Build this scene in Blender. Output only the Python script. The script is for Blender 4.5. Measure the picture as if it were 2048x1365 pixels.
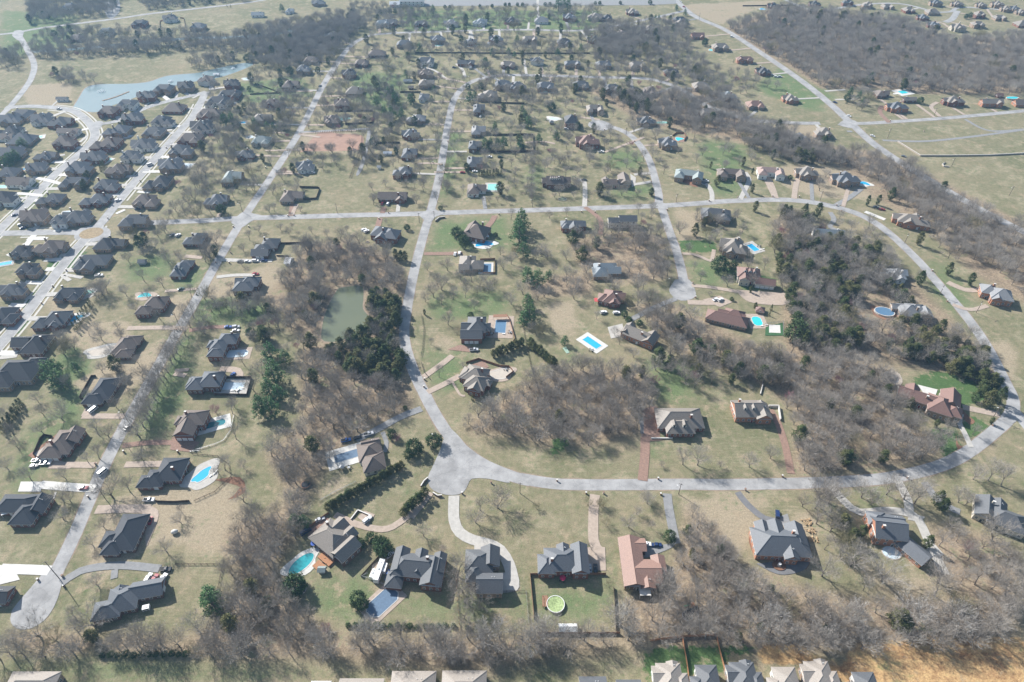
import bpy, math, random
import numpy as np
from mathutils import Vector, Matrix
R = math.radians
for o in list(bpy.data.objects): bpy.data.objects.remove(o)
S = bpy.context.scene
COL = S.collection
# ------------------------------------------------------------------ camera, sky, sun
CAM_H, PITCH, FOC = 290.0, R(41.6), 1365.0
cam = bpy.data.cameras.new('camera'); co = bpy.data.objects.new('camera', cam); COL.objects.link(co)
cam.sensor_width = 36.0; cam.lens = 36.0 * FOC / 2048.0
cam.clip_start = 1.0; cam.clip_end = 20000.0
co.location = (0, 0, CAM_H); co.rotation_euler = (R(90) - PITCH, 0, 0)
S.camera = co
SUN_EL = R(36.0)
SDX, SDY = 0.75, -0.66                 # direction the shadows fall on the ground
w = bpy.data.worlds.new('World'); S.world = w; w.use_nodes = True
nt = w.node_tree; nt.nodes.clear()
sky = nt.nodes.new('ShaderNodeTexSky'); sky.sky_type = 'NISHITA'; sky.sun_disc = False
sky.sun_elevation = SUN_EL; sky.sun_rotation = math.atan2(-SDX, -SDY)
sky.air_density = 1.2; sky.dust_density = 1.5
bg = nt.nodes.new('ShaderNodeBackground'); bg.inputs['Strength'].default_value = 0.08
wo = nt.nodes.new('ShaderNodeOutputWorld')
nt.links.new(sky.outputs[0], bg.inputs[0]); nt.links.new(bg.outputs[0], wo.inputs[0])
sl = bpy.data.lights.new('sun', 'SUN'); sl.energy = 5.0; sl.angle = R(0.5); sl.color = (1.0, 0.97, 0.925)
so = bpy.data.objects.new('sun', sl); COL.objects.link(so)
dv = Vector((SDX, SDY, 0)).normalized() * math.cos(SUN_EL) + Vector((0, 0, -math.sin(SUN_EL)))
so.rotation_euler = dv.to_track_quat('-Z', 'Y').to_euler()
vs = S.view_settings
vs.view_transform = 'Standard'; vs.look = 'None'; vs.gamma = 1.0; vs.use_curve_mapping = False; vs.exposure = 0.74
S.render.engine = 'CYCLES'
S.cycles.max_bounces = 5; S.cycles.transparent_max_bounces = 8; S.cycles.volume_bounces = 0
HAZE = 0.00014
# ------------------------------------------------------------------ survey: photo position -> ground position (m)
cp, sp = math.cos(PITCH), math.sin(PITCH)
def P(px, py, z=0.0):
    u, v = px - 1024.0, py - 682.5
    den = v * cp + FOC * sp
    h = CAM_H - z
    return (u * h / den, h * (FOC * cp - v * sp) / den)
def PX(x, y, z=0.0):
    zc = y * cp + (CAM_H - z) * sp
    return (1024 + FOC * x / zc, 682.5 + FOC * ((CAM_H - z) * cp - y * sp) / zc)
def sx(py): return ((py - 682.5) * cp + FOC * sp) / CAM_H
# ------------------------------------------------------------------ materials
MATS = {}
def newmat(name):
    m = bpy.data.materials.new(name); m.use_nodes = True
    n = m.node_tree.nodes; n.clear()
    out = n.new('ShaderNodeOutputMaterial'); b = n.new('ShaderNodeBsdfPrincipled')
    m.node_tree.links.new(b.outputs[0], out.inputs[0])
    return m, n, m.node_tree.links, b
def mat(name, col, rough=0.8, var=0.25, scale=0.8, metal=0.0, obj_var=0.0, spec=0.3, stripes=None):
    if name in MATS: return MATS[name]
    m, n, l, b = newmat(name); MATS[name] = m
    b.inputs['Roughness'].default_value = rough; b.inputs['Metallic'].default_value = metal
    b.inputs['Specular IOR Level'].default_value = spec
    geo = n.new('ShaderNodeNewGeometry')
    n1 = n.new('ShaderNodeTexNoise'); n1.inputs['Scale'].default_value = scale; n1.inputs['Detail'].default_value = 5
    n1.inputs['Roughness'].default_value = 0.65
    l.new(geo.outputs['Position'], n1.inputs['Vector'])
    mr = n.new('ShaderNodeMapRange'); mr.inputs[1].default_value = 0.3; mr.inputs[2].default_value = 0.7
    mr.inputs[3].default_value = 1 - var; mr.inputs[4].default_value = 1 + var
    l.new(n1.outputs[0], mr.inputs[0])
    last = mr.outputs[0]
    if obj_var:
        oi = n.new('ShaderNodeObjectInfo'); m2 = n.new('ShaderNodeMapRange')
        m2.inputs[3].default_value = 1 - obj_var; m2.inputs[4].default_value = 1 + obj_var
        l.new(oi.outputs['Random'], m2.inputs[0])
        mm = n.new('ShaderNodeMath'); mm.operation = 'MULTIPLY'
        l.new(last, mm.inputs[0]); l.new(m2.outputs[0], mm.inputs[1]); last = mm.outputs[0]
    if stripes:
        wv = n.new('ShaderNodeTexWave'); wv.bands_direction = stripes[0]; wv.inputs['Scale'].default_value = stripes[1]
        wv.inputs['Distortion'].default_value = 0.3
        l.new(geo.outputs['Position'], wv.inputs['Vector'])
        m3 = n.new('ShaderNodeMapRange'); m3.inputs[3].default_value = stripes[2]; m3.inputs[4].default_value = 1.0
        l.new(wv.outputs['Fac'], m3.inputs[0])
        m4 = n.new('ShaderNodeMath'); m4.operation = 'MULTIPLY'
        l.new(last, m4.inputs[0]); l.new(m3.outputs[0], m4.inputs[1]); last = m4.outputs[0]
    vm = n.new('ShaderNodeVectorMath'); vm.operation = 'SCALE'; vm.inputs[0].default_value = col[:3]
    l.new(last, vm.inputs['Scale']); l.new(vm.outputs[0], b.inputs['Base Color'])
    return m
def leafmat(name, c1, c2, rough=0.85, trans=0.0):
    """per-instance colour drift between two greens/browns plus fine mottling"""
    m, n, l, b = newmat(name); MATS[name] = m
    b.inputs['Roughness'].default_value = rough; b.inputs['Specular IOR Level'].default_value = 0.15
    oi = n.new('ShaderNodeObjectInfo'); geo = n.new('ShaderNodeNewGeometry')
    n1 = n.new('ShaderNodeTexNoise'); n1.inputs['Scale'].default_value = 0.9; n1.inputs['Detail'].default_value = 3
    l.new(geo.outputs['Position'], n1.inputs['Vector'])
    ad = n.new('ShaderNodeMath'); ad.operation = 'MULTIPLY_ADD'; ad.inputs[1].default_value = 0.75
    sb = n.new('ShaderNodeMath'); sb.operation = 'MULTIPLY_ADD'; sb.inputs[1].default_value = 1.2; sb.inputs[2].default_value = -0.45
    l.new(n1.outputs[0], sb.inputs[0]); l.new(oi.outputs['Random'], ad.inputs[0]); l.new(sb.outputs[0], ad.inputs[2])
    mx = n.new('ShaderNodeMix'); mx.data_type = 'RGBA'; mx.clamp_factor = True
    mx.inputs[6].default_value = (*c1, 1); mx.inputs[7].default_value = (*c2, 1)
    l.new(ad.outputs[0], mx.inputs[0]); l.new(mx.outputs[2], b.inputs['Base Color'])
    return m
ROOF = {'slate': (.12,.13,.145), 'navy': (.052,.058,.07), 'grey': (.22,.225,.235), 'lgrey': (.38,.39,.40), 'brown': (.165,.132,.113),
        'tan': (.31,.275,.24), 'red': (.20,.12,.10), 'salmon': (.27,.165,.13), 'char': (.05,.053,.06), 'blue': (.20,.235,.26),
        'pink': (.32,.23,.20), 'green': (.25,.29,.285), 'dtan': (.225,.20,.175), 'white': (.75,.76,.77), 'dgrey': (.105,.111,.12)}
RWORD = {'slate':'slate grey','navy':'near-black','grey':'mid grey','lgrey':'pale grey','brown':'dark brown','tan':'tan','red':'reddish brown',
         'salmon':'salmon brown','char':'charcoal','blue':'blue grey','pink':'pinkish brown','green':'greenish grey','dtan':'taupe','white':'white','dgrey':'dark grey'}
WALL = {'brick': (.225,.105,.078), 'dbrick': (.17,.10,.08), 'cream': (.55,.50,.42), 'white': (.72,.72,.70), 'tanb': (.34,.25,.19), 'grey': (.36,.36,.36), 'obrick': (.40,.20,.13)}
def roofm(k): return mat('shingle_' + RWORD[k].replace(' ', '_').replace('-', '_'), ROOF[k], 0.62, 0.26, 2.6, spec=0.5)
def wallm(k):
    nm = {'brick':'red_brick','dbrick':'brown_brick','cream':'cream_siding','white':'white_siding','tanb':'tan_brick','grey':'grey_siding','obrick':'orange_brick'}[k]
    return mat(nm, WALL[k], 0.85, 0.18, 3.0)
M_WHITE = mat('white_paint', (.78,.78,.76), 0.5, 0.06, 1.0)
M_TRIM = mat('cream_trim', (.62,.60,.56), 0.6, 0.08, 1.0)
M_GLASS = mat('window_glass', (.035,.045,.06), 0.12, 0.1, 1.0, spec=0.6)
M_CONC = mat('concrete', (.44,.42,.385), 0.85, 0.14, 0.5)
M_WCONC = mat('new_concrete', (.58,.565,.53), 0.85, 0.10, 0.4)
M_AGG = mat('exposed_aggregate', (.40,.325,.265), 0.9, 0.16, 0.6)
M_BRICKP = mat('brick_paving', (.27,.175,.135), 0.9, 0.2, 0.9)
M_ASPH = mat('weathered_asphalt', (.335,.33,.325), 0.9, 0.24, 0.12)
def asphalt(m):
    n, l = m.node_tree.nodes, m.node_tree.links; b = [q for q in n if q.type == 'BSDF_PRINCIPLED'][0]; src = b.inputs['Base Color'].links[0].from_socket
    geo = n.new('ShaderNodeNewGeometry'); vo = n.new('ShaderNodeTexVoronoi'); vo.feature = 'DISTANCE_TO_EDGE'; vo.inputs['Scale'].default_value = .13
    wn = n.new('ShaderNodeTexNoise'); wn.inputs['Scale'].default_value = .5; av = n.new('ShaderNodeVectorMath'); av.operation = 'MULTIPLY_ADD'; av.inputs[1].default_value = (3,3,3)
    l.new(geo.outputs['Position'], wn.inputs['Vector']); l.new(wn.outputs['Color'], av.inputs[0]); l.new(geo.outputs['Position'], av.inputs[2]); l.new(av.outputs[0], vo.inputs['Vector'])
    a = n.new('ShaderNodeMapRange'); a.inputs[1].default_value = .008; a.inputs[2].default_value = .03; a.inputs[3].default_value = .88; a.inputs[4].default_value = 1; l.new(vo.outputs['Distance'], a.inputs[0])
    n2 = n.new('ShaderNodeTexNoise'); n2.inputs['Scale'].default_value = .045; n2.inputs['Detail'].default_value = 6; n2.inputs['Roughness'].default_value = .7; l.new(geo.outputs['Position'], n2.inputs['Vector'])
    c = n.new('ShaderNodeMapRange'); c.inputs[1].default_value = .52; c.inputs[2].default_value = .60; c.inputs[3].default_value = 1; c.inputs[4].default_value = .84; l.new(n2.outputs[0], c.inputs[0])
    mm = n.new('ShaderNodeMath'); mm.operation = 'MULTIPLY'; l.new(a.outputs[0], mm.inputs[0]); l.new(c.outputs[0], mm.inputs[1])
    v = n.new('ShaderNodeVectorMath'); v.operation = 'SCALE'; l.new(src, v.inputs[0]); l.new(mm.outputs[0], v.inputs['Scale']); l.new(v.outputs[0], b.inputs['Base Color'])
asphalt(M_ASPH)
M_DASPH = mat('dark_asphalt', (.17,.17,.175), 0.9, 0.18, 0.3)
M_DRIVE = mat('worn_asphalt_drive', (.25,.25,.25), 0.9, 0.15, 0.5)
M_KERB = mat('kerb_concrete', (.50,.48,.43), 0.85, 0.1, 0.6)
M_WOOD = mat('fence_wood', (.085,.06,.047), 0.85, 0.3, 1.5)
M_OWOOD = mat('new_cedar_wood', (.38,.19,.10), 0.8, 0.2, 2.0)
M_DECK = mat('deck_wood', (.27,.15,.095), 0.8, 0.25, 2.0)
M_POLE = mat('pole_wood', (.16,.13,.11), 0.85, 0.2, 2.0)
M_METAL = mat('grey_metal', (.35,.36,.37), 0.4, 0.1, 2.0, metal=0.6)
M_STONE = mat('pale_stone', (.42,.36,.30), 0.9, 0.25, 1.5)
M_BLACK = mat('black_rubber', (.02,.02,.022), 0.7, 0.1, 2.0)
# ------------------------------------------------------------------ mesh helpers
class MB:
    def __init__(s): s.v = []; s.f = []; s.m = []; s.mats = []
    def mi(s, m):
        if m not in s.mats: s.mats.append(m)
        return s.mats.index(m)
    def face(s, pts, m):
        k = len(s.v); s.v.extend(pts); s.f.append(tuple(range(k, k + len(pts)))); s.m.append(s.mi(m))
    def faces(s, verts, faces, m):
        k = len(s.v); s.v.extend(verts); i = s.mi(m)
        for f in faces: s.f.append(tuple(k + a for a in f)); s.m.append(i)
    def box(s, c, d, m, rot=0.0, topm=None, taper=1.0):
        cx, cy, cz = c; a, b, e = d[0]/2, d[1]/2, d[2]/2
        cr, sr = math.cos(rot), math.sin(rot); vs = []
        for z, t in ((-e, 1.0), (e, taper)):
            for x, y in ((-a,-b),(a,-b),(a,b),(-a,b)):
                x *= t; y *= t
                vs.append((cx + x*cr - y*sr, cy + x*sr + y*cr, cz + z))
        s.faces(vs, [(0,3,2,1),(0,1,5,4),(1,2,6,5),(2,3,7,6),(3,0,4,7)], m)
        s.faces(vs[4:], [(0,1,2,3)], topm or m)
    def tube(s, p, q, r0, r1, m, n=6, cap=True):
        p, q = Vector(p), Vector(q); d = (q - p)
        if d.length < 1e-6: return
        d.normalize(); a = d.orthogonal().normalized(); b = d.cross(a)
        vs = []
        for c, r in ((p, r0), (q, r1)):
            for i in range(n):
                t = 2*math.pi*i/n; vs.append(tuple(c + a*(r*math.cos(t)) + b*(r*math.sin(t))))
        fs = [(i, (i+1) % n, n+(i+1) % n, n+i) for i in range(n)]
        if cap: fs += [tuple(range(n, 2*n)), tuple(range(n-1, -1, -1))]
        s.faces(vs, fs, m)
    def prism(s, pts, z0, z1, m, topm=None):
        n = len(pts)
        if sum(pts[i][0]*pts[(i+1) % n][1] - pts[(i+1) % n][0]*pts[i][1] for i in range(n)) < 0: pts = pts[::-1]
        vs = [(x, y, z0) for x, y in pts] + [(x, y, z1) for x, y in pts]
        s.faces(vs, [(i, (i+1) % n, n+(i+1) % n, n+i) for i in range(n)], m)
        s.faces([(x, y, z1) for x, y in pts], [tuple(range(n))], topm or m)
    def mesh(s, name):
        me = bpy.data.meshes.new(name); me.from_pydata(s.v, [], s.f)
        for m in s.mats: me.materials.append(m)
        me.polygons.foreach_set('material_index', s.m); me.update()
        return me
    def build(s, name, parent=None, loc=None):
        return obj(name, s.mesh(name), parent, loc)
def obj(name, me, parent=None, loc=None, rot=0.0):
    o = bpy.data.objects.new(name, me); COL.objects.link(o)
    if parent: o.parent = parent
    if loc is not None: o.location = loc
    if rot: o.rotation_euler = (0, 0, rot)
    return o
def tag(o, label=None, cat=None, group=None, kind=None):
    if label: o['label'] = label
    if cat: o['category'] = cat
    if group: o['group'] = group
    if kind: o['kind'] = kind
    return o
def empty(name, loc, rot=0.0, label=None, cat=None, group=None):
    o = bpy.data.objects.new(name, None); COL.objects.link(o); o.location = loc; o.rotation_euler = (0, 0, rot)
    o.empty_display_size = 1.0
    return tag(o, label, cat, group)
def structure(o): o['kind'] = 'structure'; return o
def smooth_path(pts, step=4.0):
    out = []
    n = len(pts)
    for i in range(n - 1):
        p0 = pts[max(i-1, 0)]; p1 = pts[i]; p2 = pts[i+1]; p3 = pts[min(i+2, n-1)]
        d = math.dist(p1, p2); k = max(2, int(d/step))
        for j in range(k):
            t = j/k
            out.append(tuple(0.5*((2*p1[a]) + (-p0[a]+p2[a])*t + (2*p0[a]-5*p1[a]+4*p2[a]-p3[a])*t*t + (-p0[a]+3*p1[a]-3*p2[a]+p3[a])*t**3) for a in (0, 1)))
    out.append(tuple(pts[-1])); return out
def pts_of(s): return [tuple(float(a) for a in q.split(',')) for q in s.replace('\n', ' ').split() if q]
def offset_path(path, off):
    res = []
    for i, p in enumerate(path):
        a = path[max(i-1, 0)]; b = path[min(i+1, len(path)-1)]
        dx, dy = b[0]-a[0], b[1]-a[1]; L = math.hypot(dx, dy) or 1
        res.append((p[0] - dy/L*off, p[1] + dx/L*off))
    return res
def ribbon(mb, path, width, z, m, off=0.0, thick=0.0, wob=0.0, rng=None):
    a = offset_path(path, off + width/2); b = offset_path(path, off - width/2)
    if wob and rng:
        a = [(x + rng.uniform(-wob, wob), y + rng.uniform(-wob, wob)) for x, y in a]
        b = [(x + rng.uniform(-wob, wob), y + rng.uniform(-wob, wob)) for x, y in b]
    n = len(a); vs = [(x, y, z) for x, y in b] + [(x, y, z) for x, y in a]
    fs = [(i, i+1, n+i+1, n+i) for i in range(n-1)]
    mb.faces(vs, fs, m)
    if thick:
        for side in (a, b):
            vs = [(x, y, z) for x, y in side] + [(x, y, z-thick) for x, y in side]
            mb.faces(vs, [(i, i+1, n+i+1, n+i) for i in range(n-1)], m)
        for q in (0, n-1):
            mb.face([(a[q][0],a[q][1],z),(b[q][0],b[q][1],z),(b[q][0],b[q][1],z-thick),(a[q][0],a[q][1],z-thick)], m)
ORD = 'first second third fourth fifth sixth seventh eighth ninth tenth eleventh twelfth thirteenth fourteenth fifteenth sixteenth seventeenth eighteenth nineteenth twentieth twenty-first twenty-second twenty-third twenty-fourth twenty-fifth twenty-sixth twenty-seventh twenty-eighth twenty-ninth thirtieth'.split()
def in_poly(x, y, poly):
    c = False; j = len(poly) - 1
    for i in range(len(poly)):
        xi, yi = poly[i]; xj, yj = poly[j]
        if (yi > y) != (yj > y) and x < (xj-xi)*(y-yi)/(yj-yi) + xi: c = not c
        j = i
    return c
LAND = []                             # landmarks (name, px, py) that labels refer to
AVOID = []                            # (x, y, r) footprints trees keep clear of
# ================================================================== THE SETTING
# ---- ground cover: g green grass, l leaf litter, s bare tan soil, d dark lush lawn, o orange clay
GX0, GX1, GY0, GY1, GS = -820.0, 820.0, 60.0, 1180.0, 2.0
gnx = int((GX1-GX0)/GS)+1; gny = int((GY1-GY0)/GS)+1
gx = np.linspace(GX0, GX1, gnx); gy = np.linspace(GY0, GY1, gny)
XX, YY = np.meshgrid(gx, gy)
zc = YY*cp + CAM_H*sp
PXX = 1024 + FOC*XX/zc; PYY = 682.5 + FOC*(CAM_H*cp - YY*sp)/zc
CH = {k: np.zeros((gny, gnx)) for k in 'glsdo'}
COVER = """
l 560,560 600,495 690,475 790,510 820,560 812,640 800,700 838,800 830,830 760,852 700,890 650,950 625,1010 585,1020 560,980 520,900 560,880 600,840 590,770 600,690 560,640 520,600
l 915,850 960,825 1000,790 1090,745 1200,728 1290,745 1320,790 1290,870 1200,895 1080,895 1000,872 930,875
l 1565,955 1590,850 1560,790 1440,740 1330,700 1290,640 1330,600 1420,640 1520,690 1640,700 1800,740 1800,830 1850,860 1900,905 1850,930 1700,952
l 1440,60 1560,10 1640,20 1800,40 1900,80 2048,70 2048,190 1850,190 1750,178 1640,180 1570,130
l 1640,300 1740,300 1850,345 2048,445 2100,640 1960,560 1840,455 1740,392
l 1540,430 1700,480 1800,530 1960,690 2015,790 1880,750 1700,710 1560,690 1560,600 1640,560 1560,500
l 0,1245 300,1262 700,1270 1040,1262 1300,1262 1500,1262 2048,1262 2048,1295 1700,1318 1300,1300 1000,1345 900,1350 600,1330 0,1320
l 440,1060 580,1000 620,1040 560,1130 590,1200 700,1275 380,1290 470,1180
l 1240,1190 1330,1150 1370,1000 1440,1060 1490,1130 1640,1180 1850,1190 2048,1170 2048,1270 1240,1270
l 1840,1040 1960,1060 2048,1100 2048,1190 1880,1180
l 1130,480 1240,460 1330,470 1340,560 1240,570 1150,530
l 1240,600 1360,610 1370,640 1290,640
l 1160,175 1440,180 1510,245 1700,300 1640,330 1500,290 1290,250
l 1040,560 1180,540 1200,590 1060,600
s 640,262 722,266 726,300 700,308 585,303 600,270
s 1340,420 1400,420 1400,500 1360,495
s 500,505 560,500 570,560 520,560 480,540 560,525
s 400,545 470,548 560,560 560,600 400,595
s 140,780 140,760 300,700 350,700 250,800
s 285,690 345,680 330,760 290,740
s 330,590 395,590 380,640 330,645
s 270,985 480,960 500,1000 490,1060 400,1090 300,1090 190,1180 160,1120 210,1010
s 400,1000 500,1020 490,1110 380,1110
s 1340,1000 1520,985 1540,1040 1480,1130 1640,1160 1640,1040 1600,1000 1500,1140 1380,1060
s 1740,1120 1830,1150 1990,1180 1800,1200 1640,1100
s 1960,680 2040,680 2040,780 2000,740
s 420,460 470,470 430,520 400,500
s 100,580 170,640 270,640 250,700 190,730 80,610
s 850,650 905,670 915,720 880,720
s 1090,600 1160,600 1150,680 1100,670
s 860,590 830,530 850,520 825,660
s 640,960 770,930 700,970 640,1010
s 30,170 150,165 140,210 60,215
s 1700,330 1760,400 1640,400 1560,370 1560,330
s 1490,250 1650,250 1640,300 1500,290
s 1360,10 1560,0 1440,50 1380,25
g 250,515 350,505 335,560 250,570
g 330,560 420,520 430,560 380,585
g 870,440 1020,430 1030,500 850,505
g 330,690 380,660 390,760 340,880 260,880 290,800
g 380,560 600,590 600,640 380,660
g 850,590 1000,580 1040,610 980,640 900,640 850,640
g 850,690 940,690 930,780 880,800 850,740
g 1100,690 1180,700 1160,730 1110,720
g 1290,715 1400,720 1400,800 1340,820 1290,800
g 1240,370 1310,365 1310,405 1190,405
g 1210,300 1290,300 1290,340 1200,340
g 1390,280 1500,290 1490,400 1420,390
g 870,260 930,260 900,400 870,400
g 1050,330 1090,330 1080,410 1060,410
g 60,360 120,370 60,440 20,440
g 700,140 820,150 800,240 700,200
g 800,20 1200,20 1200,65 800,64
g 450,170 600,150 640,190 500,210
g 0,20 160,30 150,90 0,120
g 600,1180 740,1120 780,1200 640,1260
g 720,1090 840,1040 790,1000 860,940 850,1040
g 1060,1165 1225,1160 1230,1240 1065,1240
g 1210,1070 1250,1100 1240,1180 1215,1160
g 0,1240 600,1300 1000,1320 900,1350 0,1345
g 780,1190 1050,1190 1050,1240 780,1240
g 1290,870 1330,860 1330,940 1290,950
g 1700,980 1820,970 1800,1020 1700,1020
g 1860,500 1960,600 1900,640 1850,560
g 1360,520 1450,520 1470,570 1400,580
g 100,700 200,680 190,820 110,850
g 60,840 160,830 160,840 60,1000 0,1000
g 1560,130 1680,190 1640,230 1500,180
g 560,1120 620,1060 600,1000 640,1000
d 1870,740 2010,780 1900,830 1820,760
d 1930,830 1990,850 1950,880 1920,860
d 1860,860 1915,860 1920,905 1890,920
d 1440,530 1560,560 1500,590
d 1355,480 1430,480 1440,505 1365,505
d 1290,1300 1370,1290 1380,1365 1290,1365
d 1372,1290 1440,1290 1450,1350 1380,1350
d 1440,1290 1515,1290 1515,1312 1445,1312
d 110,505 170,500 170,540 90,540
d 50,600 90,560 60,640 20,700
d 1100,880 1150,870 1100,925
o 1710,1285 2048,1270 2100,1400 1700,1400
o 1640,1325 1720,1310 1760,1365 1640,1365
o 1510,1295 1610,1295 1640,1330 1520,1330
"""
from math import inf
for line in COVER.strip().split('\n'):
    k, rest = line[0], line[2:]
    poly = pts_of(rest)
    xs = [p[0] for p in poly]; ys = [p[1] for p in poly]
    sel = np.where((PXX > min(xs)-2) & (PXX < max(xs)+2) & (PYY > min(ys)-2) & (PYY < max(ys)+2))
    if len(sel[0]) == 0: continue
    X, Y = PXX[sel], PYY[sel]; c = np.zeros(len(X), bool); j = len(poly)-1
    for i in range(len(poly)):
        xi, yi = poly[i]; xj, yj = poly[j]
        if yi != yj: c ^= ((yi > Y) != (yj > Y)) & (X < (xj-xi)*(Y-yi)/(yj-yi) + xi)
        j = i
    sub = CH[k][sel]; sub[c] = 1.0; CH[k][sel] = sub
def blur(a, n):
    for _ in range(n):
        b = np.pad(a, 1, mode='edge')
        a = (b[:-2,1:-1] + b[2:,1:-1] + b[1:-1,:-2] + b[1:-1,2:] + b[1:-1,1:-1]*2)/6
    return a
for k, nb in (('g', 30), ('l', 14), ('s', 20), ('d', 4), ('o', 6)): CH[k] = blur(CH[k], nb)
def ground_mat():
    m, n, l, b = newmat('ground_cover')
    b.inputs['Roughness'].default_value = 0.95; b.inputs['Specular IOR Level'].default_value = 0.1
    geo = n.new('ShaderNodeNewGeometry')
    def noise(scale, det=4, rough=0.6, vec=None):
        t = n.new('ShaderNodeTexNoise'); t.inputs['Scale'].default_value = scale; t.inputs['Detail'].default_value = det
        t.inputs['Roughness'].default_value = rough; l.new(vec or geo.outputs['Position'], t.inputs['Vector']); return t.outputs[0]
    def rng(v, a, c, lo=0.0, hi=1.0):
        t = n.new('ShaderNodeMapRange'); t.inputs[1].default_value = a; t.inputs[2].default_value = c
        t.inputs[3].default_value = lo; t.inputs[4].default_value = hi; l.new(v, t.inputs[0]); return t.outputs[0]
    def mix(f, a, c):
        t = n.new('ShaderNodeMix'); t.data_type = 'RGBA'; t.clamp_factor = True; l.new(f, t.inputs[0])
        for i, v in ((6, a), (7, c)):
            if isinstance(v, tuple): t.inputs[i].default_value = (*v, 1)
            else: l.new(v, t.inputs[i])
        return t.outputs[2]
    def math_(op, a, c, d=None):
        t = n.new('ShaderNodeMath'); t.operation = op
        for i, v in enumerate((a, c, d)):
            if v is None: continue
            if isinstance(v, (int, float)): t.inputs[i].default_value = v
            else: l.new(v, t.inputs[i])
        return t.outputs[0]
    big = noise(0.012, 4); mid = noise(0.06, 6, 0.65); fine = noise(0.35, 6, 0.7); tiny = noise(1.6, 4, 0.7)
    A = n.new('ShaderNodeAttribute'); A.attribute_name = 'cover'; sep = n.new('ShaderNodeSeparateColor'); l.new(A.outputs['Color'], sep.inputs[0])
    B = n.new('ShaderNodeAttribute'); B.attribute_name = 'cover_b'; sepb = n.new('ShaderNodeSeparateColor'); l.new(B.outputs['Color'], sepb.inputs[0])
    # dormant lawn: straw to olive
    vo = n.new('ShaderNodeTexVoronoi'); vo.distance = 'CHEBYCHEV'; vo.inputs['Scale'].default_value = 0.021; vo.inputs['Randomness'].default_value = .8
    l.new(geo.outputs['Position'], vo.inputs['Vector']); vsep = n.new('ShaderNodeSeparateColor'); l.new(vo.outputs['Color'], vsep.inputs[0])
    wv = n.new('ShaderNodeTexWave'); wv.bands_direction = 'Y'; wv.inputs['Scale'].default_value = .16; wv.inputs['Distortion'].default_value = 1.5; wv.inputs['Detail'].default_value = 2
    l.new(geo.outputs['Position'], wv.inputs['Vector'])
    mow = math_('MULTIPLY', math_('MULTIPLY', math_('SUBTRACT', wv.outputs['Fac'], .5), rng(vsep.outputs[1], .45, .6)), .10)
    lot = math_('ADD', math_('MULTIPLY', math_('SUBTRACT', vsep.outputs[0], .5), .13), mow)
    mid = math_('ADD', mid, math_('MULTIPLY', lot, .45))
    t = math_('ADD', math_('MULTIPLY', big, 0.3), math_('ADD', math_('MULTIPLY', mid, 0.45), math_('MULTIPLY', fine, 0.35)))
    base = mix(rng(t, 0.46, 0.63), (.27, .23, .15), (.125, .14, .07))
    straw = mix(rng(mid, 0.50, 0.64), base, (.33, .28, .19))
    def patch(src, col, chan, gain, detail, lo=0.35, hi=0.65):
        f = math_('ADD', math_('MULTIPLY', chan, gain), math_('MULTIPLY', math_('SUBTRACT', detail, 0.5), 1.7))
        return mix(rng(f, lo, hi), src, col)
    green = mix(fine, (.085, .14, .055), (.185, .215, .11))
    lush = mix(mid, (.06, .115, .04), (.10, .15, .06))
    litter = mix(rng(math_('ADD', math_('MULTIPLY', fine, .6), math_('MULTIPLY', mid, .4)), .38, .62), (.17, .125, .09), (.37, .295, .205))
    soil = mix(math_('ADD', math_('MULTIPLY', fine, .6), math_('MULTIPLY', mid, .5)), (.26, .215, .15), (.385, .32, .225))
    clay = mix(rng(math_('ADD', math_('MULTIPLY', mid, .6), math_('MULTIPLY', fine, .5)), .42, .68), (.27, .15, .075), (.60, .41, .20))
    c = patch(straw, green, sep.outputs[0], 0.80, math_('ADD', math_('MULTIPLY', mid, .6), math_('MULTIPLY', fine, .4)), .25, .8)
    c = patch(c, soil, sep.outputs[2], 0.9, mid)
    c = patch(c, litter, sep.outputs[1], 0.8, math_('ADD', math_('MULTIPLY', mid, .6), math_('MULTIPLY', fine, .4)), .2, .75)
    c = patch(c, lush, sepb.outputs[0], 1.0, fine, .4, .6)
    c = patch(c, clay, sepb.outputs[1], 1.0, mid, .4, .6)
    # small weeds and bare spots everywhere
    c = mix(rng(math_('ADD', math_('MULTIPLY', mid, .5), math_('MULTIPLY', fine, .5)), .55, .65, 0, .8), c, (.09, .135, .055))
    c = mix(rng(noise(.11, 6, .7), .55, .66, 0, .85), c, (.33, .265, .18))
    sc = math_('MULTIPLY', rng(tiny, .3, .7, .72, 1.28), rng(noise(.7, 5, .75), .3, .7, .80, 1.2))
    v = n.new('ShaderNodeVectorMath'); v.operation = 'SCALE'; l.new(c, v.inputs[0]); l.new(sc, v.inputs['Scale'])
    l.new(v.outputs[0], b.inputs['Base Color'])
    bp = n.new('ShaderNodeBump'); bp.inputs['Strength'].default_value = 0.5; bp.inputs['Distance'].default_value = 0.25
    l.new(noise(1.1, 5, .7), bp.inputs['Height']); l.new(bp.outputs[0], b.inputs['Normal'])
    return m
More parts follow.
